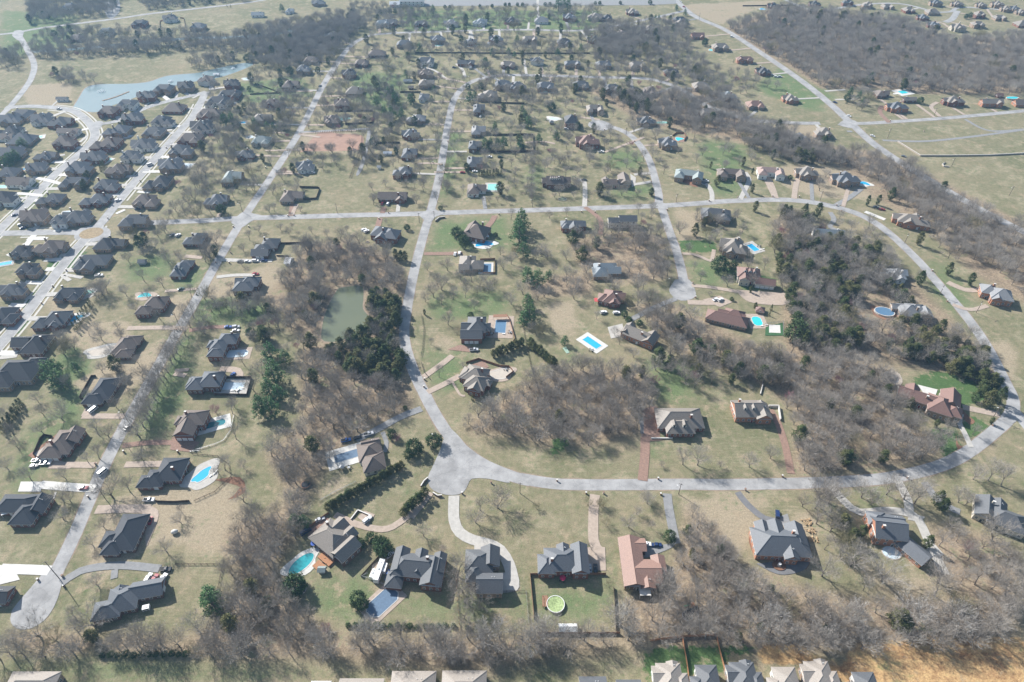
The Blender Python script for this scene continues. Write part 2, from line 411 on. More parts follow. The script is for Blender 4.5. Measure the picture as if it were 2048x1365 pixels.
def make_ground():
    V = np.stack([XX.ravel(), YY.ravel(), np.zeros(XX.size)], 1)
    i, j = np.meshgrid(np.arange(gnx-1), np.arange(gny-1)); a = (j*gnx + i).ravel()
    F = np.stack([a, a+1, a+gnx+1, a+gnx], 1)
    nv = len(V); B = 9000.0
    ext = np.array([(-B,-B,0),(B,-B,0),(B,B,0),(-B,B,0),(GX0,GY0,0),(GX1,GY0,0),(GX1,GY1,0),(GX0,GY1,0)])
    V = np.vstack([V, ext])
    F = np.vstack([F, [[nv,nv+1,nv+5,nv+4],[nv+1,nv+2,nv+6,nv+5],[nv+2,nv+3,nv+7,nv+6],[nv+3,nv,nv+4,nv+7]]])
    me = bpy.data.meshes.new('ground')
    me.vertices.add(len(V)); me.vertices.foreach_set('co', V.ravel())
    me.loops.add(F.size); me.loops.foreach_set('vertex_index', F.ravel().astype(np.int32))
    me.polygons.add(len(F)); me.polygons.foreach_set('loop_start', np.arange(0, F.size, 4, dtype=np.int32))
    me.update(calc_edges=True); me.validate()
    for nm, ks in (('cover', 'gls'), ('cover_b', 'do')):
        at = me.color_attributes.new(nm, 'FLOAT_COLOR', 'POINT')
        c = np.zeros((len(V), 4)); c[:, 3] = 1
        for q, k in enumerate(ks): c[:nv, q] = CH[k].ravel()
        at.data.foreach_set('color', c.ravel().astype(np.float32))
    me.materials.append(ground_mat())
    structure(obj('ground', me))
make_ground()
# ---- water
def watermat(name, c1, c2, rough=0.08):
    m, n, l, b = newmat(name)
    b.inputs['Roughness'].default_value = rough; b.inputs['Specular IOR Level'].default_value = 0.5
    geo = n.new('ShaderNodeNewGeometry'); t = n.new('ShaderNodeTexNoise'); t.inputs['Scale'].default_value = 0.05
    l.new(geo.outputs['Position'], t.inputs['Vector'])
    mx = n.new('ShaderNodeMix'); mx.data_type = 'RGBA'; mx.inputs[6].default_value = (*c1, 1); mx.inputs[7].default_value = (*c2, 1)
    l.new(t.outputs[0], mx.inputs[0]); l.new(mx.outputs[2], b.inputs['Base Color'])
    t2 = n.new('ShaderNodeTexNoise'); t2.inputs['Scale'].default_value = 2.5; t2.inputs['Detail'].default_value = 3
    l.new(geo.outputs['Position'], t2.inputs['Vector'])
    bp = n.new('ShaderNodeBump'); bp.inputs['Strength'].default_value = 0.15; bp.inputs['Distance'].default_value = 0.05
    l.new(t2.outputs[0], bp.inputs['Height']); l.new(bp.outputs[0], b.inputs['Normal'])
    MATS[name] = m; return m
M_POND = watermat('green_pond_water', (.12,.14,.088), (.15,.165,.102))
M_LAKE = watermat('pale_lake_water', (.17,.235,.25), (.22,.29,.30))
M_BANK = mat('mud_bank', (.27,.21,.155), 0.95, 0.3, 0.3)
def sheet(name, pxs, z, m, smooth=True, step=3.0, zt=0.0):
    w_ = [P(x, y) for x, y in pxs]
    if smooth: w_ = smooth_path(w_ + [w_[0]], step)[:-1]
    mb = MB(); n = len(w_)
    if sum(w_[i][0]*w_[(i+1) % n][1] - w_[(i+1) % n][0]*w_[i][1] for i in range(n)) < 0: w_ = w_[::-1]
    mb.face([(x, y, z) for x, y in w_], m)
    return structure(mb.build(name))
def grow(pxs, k):
    cx = sum(p[0] for p in pxs)/len(pxs); cy = sum(p[1] for p in pxs)/len(pxs)
    return [(x + (x-cx)/math.hypot(x-cx, y-cy)*k, y + (y-cy)/math.hypot(x-cx, y-cy)*k*0.7) for x, y in pxs]
pond = pts_of('677,577 700,573 724,573 727,595 726,618 740,638 726,654 699,674 675,683 657,684 643,678 645,650 651,626 665,595')
lake = pts_of('144,218 158,196 172,176 198,169 257,168 297,164 336,152 396,146 430,138 485,127 507,128 492,137 440,155 370,167 300,185 250,203 215,215 190,225')
sheet('pond_bank', grow(pond, 3), 0.012, M_BANK); sheet('pond_water', pond, 0.03, M_POND)
sheet('lake_bank', grow(lake, 2.5), 0.012, M_BANK); sheet('lake_water', lake, 0.03, M_LAKE)
mb = MB(); ribbon(mb, smooth_path([P(*p) for p in pts_of('60,104 158,98 277,86 396,76 440,76 540,70 585,62')]), 9, 0.03, M_LAKE); structure(mb.build('creek_water'))
# ---- roads
rngr = random.Random(5)
RZ = [0.05]
ROADS = []
def road(name, s, width, m, edge=None, step=4.0, avoid=True):
    path = smooth_path([P(*p) for p in pts_of(s)], step); mb = MB(); RZ[0] += 0.004
    ribbon(mb, path, width, RZ[0], m, wob=0.06, rng=rngr)
    o = structure(mb.build(name)); 
    if edge:
        mb = MB()
        for sgn in (1, -1): ribbon(mb, path, edge, RZ[0] - 0.022, M_BANK, off=sgn*(width/2 + edge/2 - .05), wob=.4, rng=rngr)
        structure(mb.build('road_verge'))
    if avoid:
        for q in path: AVOID.append((q[0], q[1], width/2 + 0.8))
    ROADS.append((path, width)); return path
street_b = road('road', '84,1200 110,1150 150,1068 200,950 245,860 300,762 350,672 392,600 440,515 487,437 545,350 600,262 650,165 690,105 712,84 745,70', 6.8, M_ASPH, 0.5)
cross = road('road', '300,446 400,442 487,437 600,434 700,431 800,429 860,427 950,424 1060,421 1180,417 1320,412 1400,407 1450,403 1540,400 1600,402 1660,412 1720,430 1770,460 1830,515 1870,560 1930,630 1972,690 2008,760 2026,800 2020,832 1990,862 1935,905 1880,932 1800,952 1700,963 1500,969 1350,969 1200,970 1110,968 1040,957', 7.0, M_ASPH, 0.5)
loop = road('road', '1060,962 1030,955 960,925 910,885 880,845 855,800 824,735 809,680 812,630 829,540 850,460 860,428 880,345 893,265 906,205 922,180 942,165 965,157 1010,151 1100,152 1200,155 1280,157 1320,163 1365,180 1400,205 1440,222 1500,240 1580,246 1640,247', 6.8, M_ASPH, 0.5)
road('road', '1315,413 1318,395 1308,350 1293,310 1265,275 1235,258 1200,250', 6.6, M_ASPH, 0.5)
road('road', '1322,412 1338,460 1352,500 1364,545 1370,585', 6.6, M_ASPH, 0.5)
highway = road('highway', '1340,-12 1385,30 1450,60 1520,105 1600,160 1660,208 1700,245 1750,290 1830,343 1900,385 1980,430 2060,470', 8.5, M_ASPH, 0.6)
road('road', '1690,247 1735,247 1800,243 1900,236 2060,221', 6.5, M_ASPH, 0.4)
road('lane', '1765,281 1850,283 1950,273 2060,258', 3.5, M_DRIVE, None); road('lane', '1930,239 1980,262 2060,258', 3.2, M_DRIVE, None)
road('road', '745,70 800,66 880,64 960,61 1060,60 1140,62 1200,58 1280,42 1330,31 1378,20', 6.2, M_ASPH, 0.4)
road('road', '-20,250 12,222 40,190 62,158 68,128 52,95 40,75 30,67', 6.5, M_ASPH, 0.4)
road('road', '-20,71 30,66 80,57 160,47 240,37 300,28 400,17 500,5 560,-6', 6.2, M_ASPH, 0.4)
road('road', '1870,25 1900,24 1930,15 2060,25', 5.5, M_ASPH, None); road('road', '1915,22 1905,38 1890,45', 8, M_ASPH, None)
road('road', '1560,-5 1600,13 1640,22 1720,10 1800,8 1870,25', 5.5, M_ASPH, None)
road('lane', '2020,812 2040,835 2060,860', 6.5, M_ASPH, None)
def kerbs(path, width, i0=0, i1=None, walk=True, sides=(1, -1)):
    seg = path[i0:i1]
    for sgn in sides:
        mb = MB(); ribbon(mb, seg, 0.55, 0.17, M_KERB, off=sgn*(width/2 + 0.15), thick=0.16); structure(mb.build('kerb'))
        if walk:
            mb = MB(); ribbon(mb, seg, 1.5, 0.075, M_KERB, off=sgn*(width/2 + 2.6), thick=0.05); structure(mb.build('pavement'))
sa = road('road', '10,216 60,213 110,216 145,222 168,236 186,256 190,272 180,288 150,316 110,350 60,402 20,440 -20,480', 8.0, M_ASPH)
sb = road('road', '412,184 400,208 385,235 368,254 330,296 300,330 268,366 238,402 212,435 192,458 160,490 130,526 90,578 45,638 -10,702', 8.0, M_ASPH)
sc_ = road('road', '-20,468 60,466 120,465 170,466', 7.5, M_ASPH)
sd = road('road', '192,250 240,241 290,217 340,202 380,193 412,184', 6.5, M_ASPH)
kerbs(sa, 8.0, 12, None); kerbs(sb, 8.0, 8, len(sb)*58//100); kerbs(sb, 8.0, len(sb)*66//100, None); kerbs(sc_, 7.5, 6, -6); kerbs(sd, 6.5, 4, -6, walk=False)
RZ[0] += .004
sheet('turning_circle', pts_of('22,1246 24,1222 60,1178 98,1138 124,1150 121,1180 108,1215 88,1242 60,1258 34,1258'), RZ[0], M_ASPH); RZ[0] += .004
sheet('turning_circle', pts_of('892,850 884,890 868,928 856,955 860,975 878,987 905,991 926,986 936,970 944,958 975,958 1020,966 1000,945 950,910 915,870'), RZ[0], M_ASPH); RZ[0] += .004
sheet('turning_circle', pts_of('1350,560 1342,572 1338,582 1346,594 1362,602 1380,600 1391,593 1390,580 1378,560'), RZ[0], M_ASPH); RZ[0] += .004
sheet('turning_circle', pts_of('1178,246 1186,242 1205,242 1222,249 1220,257 1205,262 1186,258 1176,252'), RZ[0], M_ASPH); RZ[0] += .004
sheet('roundabout', pts_of('158,458 185,452 214,456 222,467 212,478 190,484 165,484 148,476'), RZ[0], M_ASPH); RZ[0] += .004
for p in ((85,1190,9),(62,1225,13),(900,935,14),(890,965,14),(930,945,14),(1365,580,10),(1200,250,9),(187,467,10)): AVOID.append((*P(p[0], p[1]), p[2]))
for s_ in ('462,445 478,430 490,424 508,428 530,434 505,442 485,455 470,452', '838,431 852,422 860,414 876,422 890,427 872,434 860,446 848,440', '1296,414 1311,404 1318,400 1326,406 1338,412 1330,420 1318,418',
           '2005,838 2012,822 2026,818 2036,836 2024,848', '1675,250 1690,240 1712,243 1712,256 1695,256', '24,72 30,62 46,62 46,72 38,82', '178,258 190,244 206,244 200,258 188,266'):
    sheet('road_junction', pts_of(s_), RZ[0], M_ASPH); RZ[0] += .004
isl = MB(); c = P(183, 467)
isl.prism([(c[0] + 8.8*math.cos(t*math.pi/12), c[1] + 8.0*math.sin(t*math.pi/12)) for t in range(24)], 0.0, 0.2, M_KERB, mat('mulch_bed', (.30,.23,.14), .95, .35, .6))
structure(isl.build('roundabout_island'))
sheet('car_park', pts_of('838,-14 1350,-14 1352,8 1300,11 1000,12 850,13'), RZ[0], M_DRIVE, smooth=False); RZ[0] += .004
sheet('car_park', pts_of('212,-5 235,-5 240,20 228,36 216,36 208,15'), RZ[0], M_DRIVE); RZ[0] += .004
# ---- drives and pads:  material, width, path   (w=0: filled outline)
DMATS = {'w': M_WCONC, 'c': M_CONC, 'a': M_AGG, 'b': M_BRICKP, 'd': M_DRIVE, 'k': M_DASPH}
DR = """w 5 100,1142 60,1140 0,1138
w 0 0,1131 25,1131 40,1160 0,1170
w 5 190,978 130,974 80,970
w 0 42,964 84,964 82,984 36,984
w 1 112,985 104,1005 97,1020
a 5 192,1020 250,1018 300,1018
a 0 280,1013 306,1014 318,1030 300,1080 292,1092 290,1050
d 4 122,1168 160,1143 210,1133 260,1132 320,1138
d 3 230,1140 228,1158
a 4 250,930 340,928
a 4 192,931 130,930
a 0 104,918 150,930 140,938 95,938
a 4 250,833 165,833
a 0 162,833 172,815 190,825 185,833
b 3.5 245,892 300,886 350,886
b 0 345,875 400,885 382,905 340,900
a 4 375,658 330,656 255,657
a 3 395,578 330,583
c 4 442,520 500,522 545,522
a 4 405,516 370,513
c 3.5 433,555 470,551 510,551
a 3.5 372,752 348,748
a 5 440,738 475,742 478,756
a 3 378,740 350,742
b 3.5 378,662 420,655 470,655
b 4.5 760,437 755,455 748,468
b 4.5 990,432 982,446 968,460 955,470
b 4 848,508 900,508 925,507
b 4 1170,415 1200,440 1200,470
c 4 1169,414 1170,390 1168,364 1155,360
c 4 1268,350 1285,348 1300,347
c 4 1265,370 1285,367 1303,364
c 0 1260,348 1272,356 1270,372 1264,375
c 4 1424,404 1423,385 1414,370 1400,366
k 4.5 1412,368 1398,362 1385,358
c 4 1480,400 1490,380 1498,360 1490,345
a 4.5 1552,397 1545,375 1535,355
a 4.5 1588,398 1592,370 1600,352
d 4.5 1670,412 1700,395 1722,378
w 4 1770,440 1745,430 1730,424
d 4 1660,425 1668,440 1660,455 1690,465
a 3.5 1383,572 1420,575 1475,584
a 0 1470,580 1540,585 1590,590 1570,610 1500,605
a 3 1428,500 1425,515 1420,522 1390,510 1365,508
a 5 1375,605 1400,606 1430,606
a 0 1405,600 1440,592 1465,605 1440,615
d 4 1352,598 1310,615 1262,640
c 0 1215,655 1245,648 1250,672 1222,678
a 3.5 1200,240 1160,235
a 3 1288,275 1250,290 1210,305
a 3 1050,286 1085,284 1110,288
a 3 868,345 925,345
a 3 885,330 862,327 835,328
c 3.5 1075,-10 1077,60
c 3 940,62 938,80 930,90
c 3 1056,60 1058,45
a 3 980,155 975,140
c 3 895,160 870,142 848,135
c 3.5 930,155 925,140 912,128
c 3 1053,150 1048,120
c 3.5 1264,178 1262,160
c 3.5 1650,183 1690,180
c 3.5 1670,200 1710,199
b 4.5 1778,246 1760,225 1765,212
a 4 1880,234 1862,215 1875,205
a 4 847,755 882,730 905,712
b 0 895,700 940,705 945,695 920,690
a 4 855,785 890,768 920,752
b 0 928,735 968,722 978,735 950,745
a 1.5 905,765 920,790 930,792
d 4.5 843,818 800,835 750,862 712,880
d 2.5 765,865 773,885 770,905
c 5.5 908,992 908,1040 920,1066 945,1080 975,1088 1000,1100 1018,1130 1027,1165
c 4.5 958,1082 958,1105
c 0 995,1150 1030,1145 1034,1182 965,1183 965,1160
a 5 1190,990 1187,1020 1187,1080 1196,1100
a 0 1175,1095 1210,1095 1212,1142 1168,1142
d 4.5 1334,988 1338,1020 1346,1060 1352,1088
d 0 1352,1085 1325,1090 1285,1090 1288,1116 1315,1108 1345,1095
k 3.5 1475,985 1495,1010 1530,1038 1565,1045 1600,1065 1614,1095
d 0 1540,1040 1575,1028 1580,1045 1560,1055
k 0 1512,1128 1560,1150 1612,1138 1618,1105 1610,1090 1600,1115
w 0 1523,1066 1530,1050 1535,1046 1528,1062
c 4.5 1660,972 1690,1005 1720,1025 1780,1022 1825,1030 1842,1050 1860,1090 1890,1150
c 4.5 1795,962 1815,1000 1818,1025
c 0 1820,1025 1850,1035 1840,1045 1815,1040
c 0 1850,1100 1870,1090 1888,1110 1870,1120
d 4 1848,965 1880,1005 1920,1025
a 4.5 2000,830 1960,822 1925,815
w 0 1835,770 1875,780 1868,800 1852,795
c 3 1942,895 1928,865 1918,845 1922,828
b 5 1285,962 1290,905 1290,875
b 0 1285,820 1315,815 1320,875 1330,880 1285,878
b 4 1582,948 1570,890 1555,845 1540,820
k 2 1283,835 1284,868
a 3.5 845,1010 800,1045 775,1058 750,1058 710,1048 670,1030
a 0 715,1035 730,1022 750,1030 735,1052
b 0 655,1035 640,1040 615,1070 635,1082 660,1050
a 0 745,1130 775,1115 775,1150 740,1150
a 4.5 860,985 840,1010 820,1035
a 5 1895,565 1930,580 1960,580
a 3.5 1905,610 1940,620 1975,612
d 5 1700,265 1698,262
w 4 128,370 90,360 65,356
w 4 85,392 45,388 30,388
w 5 120,455 112,464
w 5 123,520 90,520
w 4 85,567 50,565
w 4 50,612 20,610
w 3.5 300,386 275,384
w 3 250,420 232,428
w 3.5 240,390 215,391
w 4 95,478 55,478
c 3 165,556 125,550 140,562
c 3.5 35,712 0,716
c 2 180,352 130,352
c 3.5 130,310 118,312
w 2.5 300,345 285,345
w 3 335,318 355,312
c 4 330,262 345,260
c 3.5 365,290 385,288
c 3 160,285 175,272
c 2 105,212 118,200
c 2 255,240 262,228
c 2.5 290,213 300,205
c 3 352,196 355,185
c 3 400,190 385,197
a 2.5 590,183 625,184 
a 2.5 675,120 710,121
a 2.5 660,92 690,93
a 3.5 640,275 600,268 680,262 712,262
d 3.5 600,265 640,263 700,260 740,258
a 3 550,348 590,348 620,348
b 5 583,432 585,418 586,408
b 4 765,427 768,415
a 2.5 570,267 540,265
a 2.5 530,302 600,300
"""
DZ0 = RZ[0] + .004
for di, line in enumerate(DR.strip().split('\n')):
    k, wd, rest = line.split(' ', 2); wd = float(wd); RZ[0] = DZ0 + (di % 11)*0.002
    pp = pts_of(rest)
    if wd == 0: sheet('driveway', pp, RZ[0], DMATS[k], smooth=len(pp) > 4, step=2.0)
    else:
        path = smooth_path([P(*q) for q in pp], 3.0); mb = MB(); ribbon(mb, path, wd, RZ[0], DMATS[k], wob=.04, rng=rngr); structure(mb.build('driveway'))
        for q in path: AVOID.append((q[0], q[1], wd/2 + .3))
sheet('farm_track', pts_of('735,262 742,262 738,290 728,330 718,350 712,350 722,325 730,292'), RZ[0] + .004, M_DRIVE)
# ================================================================== HOUSES
# block: (x, y, w, d, eave height, kind)  kind h hip, x gable ridge along x, y gable ridge along y
TPL = {
 'A': [(0,.08,.94,.72,0,'h'), (-.29,-.26,.30,.46,0,'y'), (.27,-.24,.33,.50,0,'h')],
 'B': [(.13,.1,.72,.8,0,'h'), (-.3,-.18,.4,.58,0,'h'), (.2,-.32,.26,.32,.1,'y')],
 'C': [(-.13,.1,.72,.8,0,'h'), (.3,-.18,.4,.58,0,'h'), (-.2,-.32,.26,.32,.1,'y')],
 'D': [(-.18,0,.62,1,0,'h'), (.28,.12,.46,.55,-.1,'x')],
 'E': [(.18,0,.62,1,0,'h'), (-.28,.12,.46,.55,-.1,'x')],
 'F': [(0,.06,1,.72,0,'x'), (.3,-.22,.28,.5,-.05,'y')],
 'G': [(0,.16,1,.6,0,'h'), (0,-.2,.34,.6,.1,'y'), (-.33,-.12,.26,.5,-.1,'h')],
 'U': [(0,.2,1,.52,0,'h'), (-.34,-.16,.32,.66,-.05,'h'), (.33,-.18,.33,.64,.06,'y')],
 'X': [(-.02,.02,.7,.86,.3,'h'), (-.3,.12,.42,.5,0,'x'), (.3,-.12,.42,.52,0,'h'), (-.06,-.34,.3,.34,.2,'y'), (.12,.34,.3,.32,.1,'y')],
 'V': [(.02,.02,.66,.9,.3,'h'), (.3,.14,.42,.5,0,'x'), (-.3,-.1,.44,.5,0,'h'), (.1,-.34,.3,.34,.2,'y')],
 'N': [(0,.22,.8,.5,0,'h'), (-.22,-.16,.5,.62,.1,'h'), (.3,-.02,.42,.44,-.15,'x')],
 'R': [(0,0,1,.62,0,'x')],
 'S': [(0,0,1,1,0,'h')],
}
def roof_block(mb, b, e, pitch, rm, wm, over=0.55):
    x, y, w, d, _, k = b; hw, hd = w/2 + over, d/2 + over; z = e - over*pitch*0.6; t = 0.22
    def fl(v, fs): mb.faces([(x+a, y+c, q) for a, c, q in v], fs, rm)
    base = [(-hw,-hd,z),(hw,-hd,z),(hw,hd,z),(-hw,hd,z)]
    if k == 'h':
        if hw >= hd: r = hd*pitch; A, B = (-(hw-hd),0,z+r), (hw-hd,0,z+r); fl(base + [A,B], [(0,1,5,4),(1,2,5),(2,3,4,5),(3,0,4)])
        else: r = hw*pitch; A, B = (0,-(hd-hw),z+r), (0,hd-hw,z+r); fl(base + [A,B], [(0,1,4),(1,2,5,4),(2,3,5),(3,0,4,5)])
        ridge = [(A,B)] + [(q, A if math.dist(q[:2],A[:2]) < math.dist(q[:2],B[:2]) else B) for q in base]
    elif k == 'x':
        r = hd*pitch; A, B = (-hw,0,z+r), (hw,0,z+r); fl(base + [A,B], [(0,1,5,4),(2,3,4,5)]); ridge = [(A,B)]
        for s in (-1,1): 
            gx_ = s*(w/2); mb.faces([(x+gx_, y-d/2, e-.3),(x+gx_, y+d/2, e-.3),(x+gx_, y, z+r-.12)], [(0,1,2)] if s > 0 else [(0,2,1)], wm)
            fl([(s*hw,-hd,z),(s*hw,0,z+r),(s*hw,0,z+r-t-.1),(s*hw,-hd,z-t)], [(0,1,2,3)]); fl([(s*hw,hd,z),(s*hw,0,z+r),(s*hw,0,z+r-t-.1),(s*hw,hd,z-t)], [(0,1,2,3)])
    else:
        r = hw*pitch; A, B = (0,-hd,z+r), (0,hd,z+r); fl(base + [A,B], [(1,2,5,4),(3,0,4,5)]); ridge = [(A,B)]
        for s in (-1,1):
            gy_ = s*(d/2); mb.faces([(x-w/2, y+gy_, e-.3),(x+w/2, y+gy_, e-.3),(x, y+gy_, z+r-.12)], [(0,1,2)] if s < 0 else [(0,2,1)], wm)
            fl([(-hw,s*hd,z),(0,s*hd,z+r),(0,s*hd,z+r-t-.1),(-hw,s*hd,z-t)], [(0,1,2,3)]); fl([(hw,s*hd,z),(0,s*hd,z+r),(0,s*hd,z+r-t-.1),(hw,s*hd,z-t)], [(0,1,2,3)])
    # fascia + soffit
    lo = [(a, c, z-t) for a, c, _ in base]
    mb.faces([(x+a, y+c, q-.001) for a, c, q in base + lo], [(0,4,5,1),(1,5,6,2),(2,6,7,3),(3,7,4,0)] if k == 'h' else ([(0,4,5,1),(2,6,7,3)] if k == 'x' else [(1,5,6,2),(3,7,4,0)]), M_TRIM)
    mb.faces([(x+a, y+c, q) for a, c, q in lo], [(3,2,1,0)], M_TRIM)
    return ridge, z + r
def ridge_caps(mb, x, y, ridges, m):
    for A, B in ridges:
        a = Vector((x+A[0], y+A[1], A[2])); b = Vector((x+B[0], y+B[1], B[2]))
        if (b-a).length > .3: mb.tube(a, b, .12, .12, m, 4, False)
def roof_z(b, e, pitch, x, y, over=0.55):
    bx, by, w, d, _, k = b; hw, hd = w/2+over, d/2+over; z = e - over*pitch*.6
    dx, dy = hw-abs(x-bx), hd-abs(y-by)
    if dx < 0 or dy < 0: return -1
    return z + pitch*(min(dx,dy) if k == 'h' else (dy if k == 'x' else dx))
WIN = {}
def window_mesh(w, h):
    if (w,h) in WIN: return WIN[(w,h)]
    mb = MB(); mb.box((0,-.03,0), (w+.24,.08,h+.24), M_WHITE); mb.box((0,-.055,0), (w,.06,h), M_GLASS)
    mb.box((0,-.09,0), (.06,.03,h), M_WHITE); mb.box((0,-.09,0), (w,.03,.06), M_WHITE)
    WIN[(w,h)] = mb.mesh('window'); return WIN[(w,h)]
def garage_mesh(w):
    k = ('g', w)
    if k not in WIN:
        mb = MB(); mb.box((0,-.04,1.15), (w,.1,2.3), M_WHITE)
        for q in range(3): mb.box((0,-.1,.55+q*.6), (w-.2,.02,.06), M_TRIM)
        WIN[k] = mb.mesh('garage_door')
    return WIN[k]
HN = {}
HOUSES = []
def house(px, py, w, d, tpl, roof='slate', wall='brick', label=None, rot=0.0, e=None, pitch=.7, detail=None, garage=None, dorm=0, chim=1,
          blocks=None, group=None, cat='house', handle=None, name='house', zc=4.5, far=None):
    rnd = random.Random(int(px*7 + py*13))
    x0, y0 = P(px, py, zc)
    far = far if far is not None else (0 if py > 540 else 1 if py > 250 else 2)
    e = e or (3.3 if tpl in 'RS' else rnd.choice((3.4, 3.6, 4.6)) if far else 3.7)
    root = empty(name, (x0, y0, 0), R(rot), label, cat, group)
    bl = [(a*w, b*d, c*w, f*d, g, k) for a, b, c, f, g, k in TPL[tpl]] if not blocks else list(blocks)
    bl = [(a + .013*i, b + .017*i, c, f, g + .021*i, k) for i, (a, b, c, f, g, k) in enumerate(bl)]
    rm, wm = roofm(roof), wallm(wall)
    wb = MB(); rb = MB()
    for b in bl:
        eb = e + b[4]; wb.box((b[0], b[1], eb/2 - .12), (b[2], b[3], eb - .24), wm)
        rd, top = roof_block(rb, b, eb, pitch, rm, wm)
        if far == 0: ridge_caps(rb, b[0], b[1], rd, RIDGE[roof])
    wb.build('walls', root); rf = rb.build('roof', root)
    cr, sr = math.cos(R(rot)), math.sin(R(rot))
    for b in bl:
        nn = max(1, int(max(b[2], b[3])/7))
        for i in range(nn):
            q = (i+.5)/nn - .5; lx = b[0] + (q*b[2] if b[2] >= b[3] else 0); ly = b[1] + (q*b[3] if b[3] > b[2] else 0)
            AVOID.append((x0 + lx*cr - ly*sr, y0 + lx*sr + ly*cr, min(b[2], b[3])/2 + 2.2))
    def covered(x, y, me):
        return any(i != me and abs(x-b[0]) < b[2]/2+.1 and abs(y-b[1]) < b[3]/2+.1 for i, b in enumerate(bl))
    # windows: front (towards -y), both ends, back only on close houses
    wm1 = window_mesh(1.1, 1.5); gd = garage_mesh(2.6); done_g = False; nw = 0
    for i, b in enumerate(bl):
        eb = e + b[4]
        walls = [('f', b[0], b[1]-b[3]/2, b[2], 0.0), ('r', b[0]+b[2]/2, b[1], b[3], 90.0), ('l', b[0]-b[2]/2, b[1], b[3], -90.0)]
        if far == 0: walls.append(('b', b[0], b[1]+b[3]/2, b[2], 180.0))
        for side, cx_, cy_, L, ang in walls:
            if far == 2 and (side != 'f' and side != ('r' if px < 1024 else 'l')): continue
            n = int(L/(3.0 if far == 0 else 4.2 if far == 1 else 5.0))
            for q in range(n):
                o = ((q+.5)/n - .5)*L
                X = cx_ + (o if side in 'fb' else 0); Y = cy_ + (o if side in 'rl' else 0)
                if covered(X + (.35 if side=='r' else -.35 if side=='l' else 0), Y + (-.35 if side=='f' else .35 if side=='b' else 0), i): continue
                if garage and side == garage[0] and not done_g and i == garage[1]:
                    for g_ in range(garage[2]):
                        go = (g_ - (garage[2]-1)/2)*3.1
                        obj('garage_door', gd, root, (cx_ + (go if side in 'fb' else 0), cy_ + (go if side in 'rl' else 0), 0.05), R(ang))
                    done_g = True
                if garage and side == garage[0] and i == garage[1]: 
                    if abs(o) < garage[2]*1.6 + .8: continue
                levels = [1.9] + ([4.7] if eb > 5.4 else [])
                for zz in levels:
                    if nw < 36: obj('window', wm1, root, (X, Y, zz), R(ang)); nw += 1
        if i == 0 and far < 2:
            mb = MB(); mb.box((0,-.05,1.05), (1.5,.1,2.1), M_TRIM); mb.box((0,-.1,1.0), (1.0,.08,1.95), M_DOORS[rnd.randrange(3)])
            X = b[0] + b[2]*.12
            for q in (.12, -.1, .3, -.3, 0):
                if not covered(b[0]+b[2]*q, b[1]-b[3]/2-.35, 0): mb.build('front_door', root, (b[0]+b[2]*q + .05, b[1]-b[3]/2 - .12, 0.05)); break
    if chim:
        b = bl[0]; mb = MB(); zt = e + b[4] + min(b[2], b[3])/2*pitch
        cx_ = b[0] + b[2]*rnd.choice((-.3,.3,.22)); cy_ = b[1] + b[3]*rnd.choice((.2,-.2,.05))
        mb.box((cx_, cy_, zt/2+.5), (1.15,.8,zt+.2), wm); mb.box((cx_, cy_, zt+.68), (1.3,.95,.16), M_TRIM); mb.build('chimney', root)
    for k in range(dorm):
        b = bl[0]; hd = b[3]/2 + .55; dx = b[0] + ((k+.5)/dorm - .5)*b[2]*.62; yy = b[1] - b[3]*.24
        zr = roof_z(b, e+b[4], pitch, dx, yy)
        mb = MB(); wdt = 1.7; mb.box((dx, yy+.9, zr+.1), (wdt, 2.2, 2.0), M_WHITE)
        mb.box((dx, yy-.22, zr+.35), (.95,.06,1.1), M_GLASS)
        zt = zr+1.1; vs_ = [(dx-1.15,yy-.5,zt),(dx+1.15,yy-.5,zt),(dx,yy-.5,zt+1.0),(dx-1.15,yy+2.6,zt),(dx+1.15,yy+2.6,zt),(dx,yy+2.6,zt+1.0)]
        mb.faces(vs_, [(1,4,5,2),(3,0,2,5),(0,3,4,1)], rm); mb.faces([(a, c+.1, q) for a, c, q in vs_[:3]], [(0,1,2)], M_WHITE)
        mb.build('dormer', root)
    if far < 2 and cat == 'house':
        mb = MB(); b = bl[-1]
        for q in range(2): mb.tube((b[0]+b[2]*(.1+.1*q), b[1]+b[3]*.15, e), (b[0]+b[2]*(.1+.1*q), b[1]+b[3]*.15, roof_z(b, e+b[4], pitch, b[0]+b[2]*(.1+.1*q), b[1]+b[3]*.15)+.55), .14, .14, M_WHITE, 6)
        mb.build('roof_vent', rf)
    if handle: LAND.append((handle, px, py + 4))
    HOUSES.append((root, px, py)); return root
RIDGE = {k: mat('ridge_cap_' + RWORD[k].replace(' ', '_').replace('-', '_'), tuple(min(.8, c*1.25 + .02) for c in v), .75, .1, 2.0) for k, v in ROOF.items()}
M_DOORS = [mat('red_door', (.25,.04,.03), .5, .05), mat('dark_door', (.04,.05,.06), .5, .05), mat('white_door', (.7,.7,.7), .5, .05)]
def K(px, py, handle, desc, w, d, tpl, roof, wall='brick', **kw):
    """a house that has its own description; other labels may refer to it by its handle"""
    return house(px, py, w, d, tpl, roof, wall, desc, handle=handle, **kw)
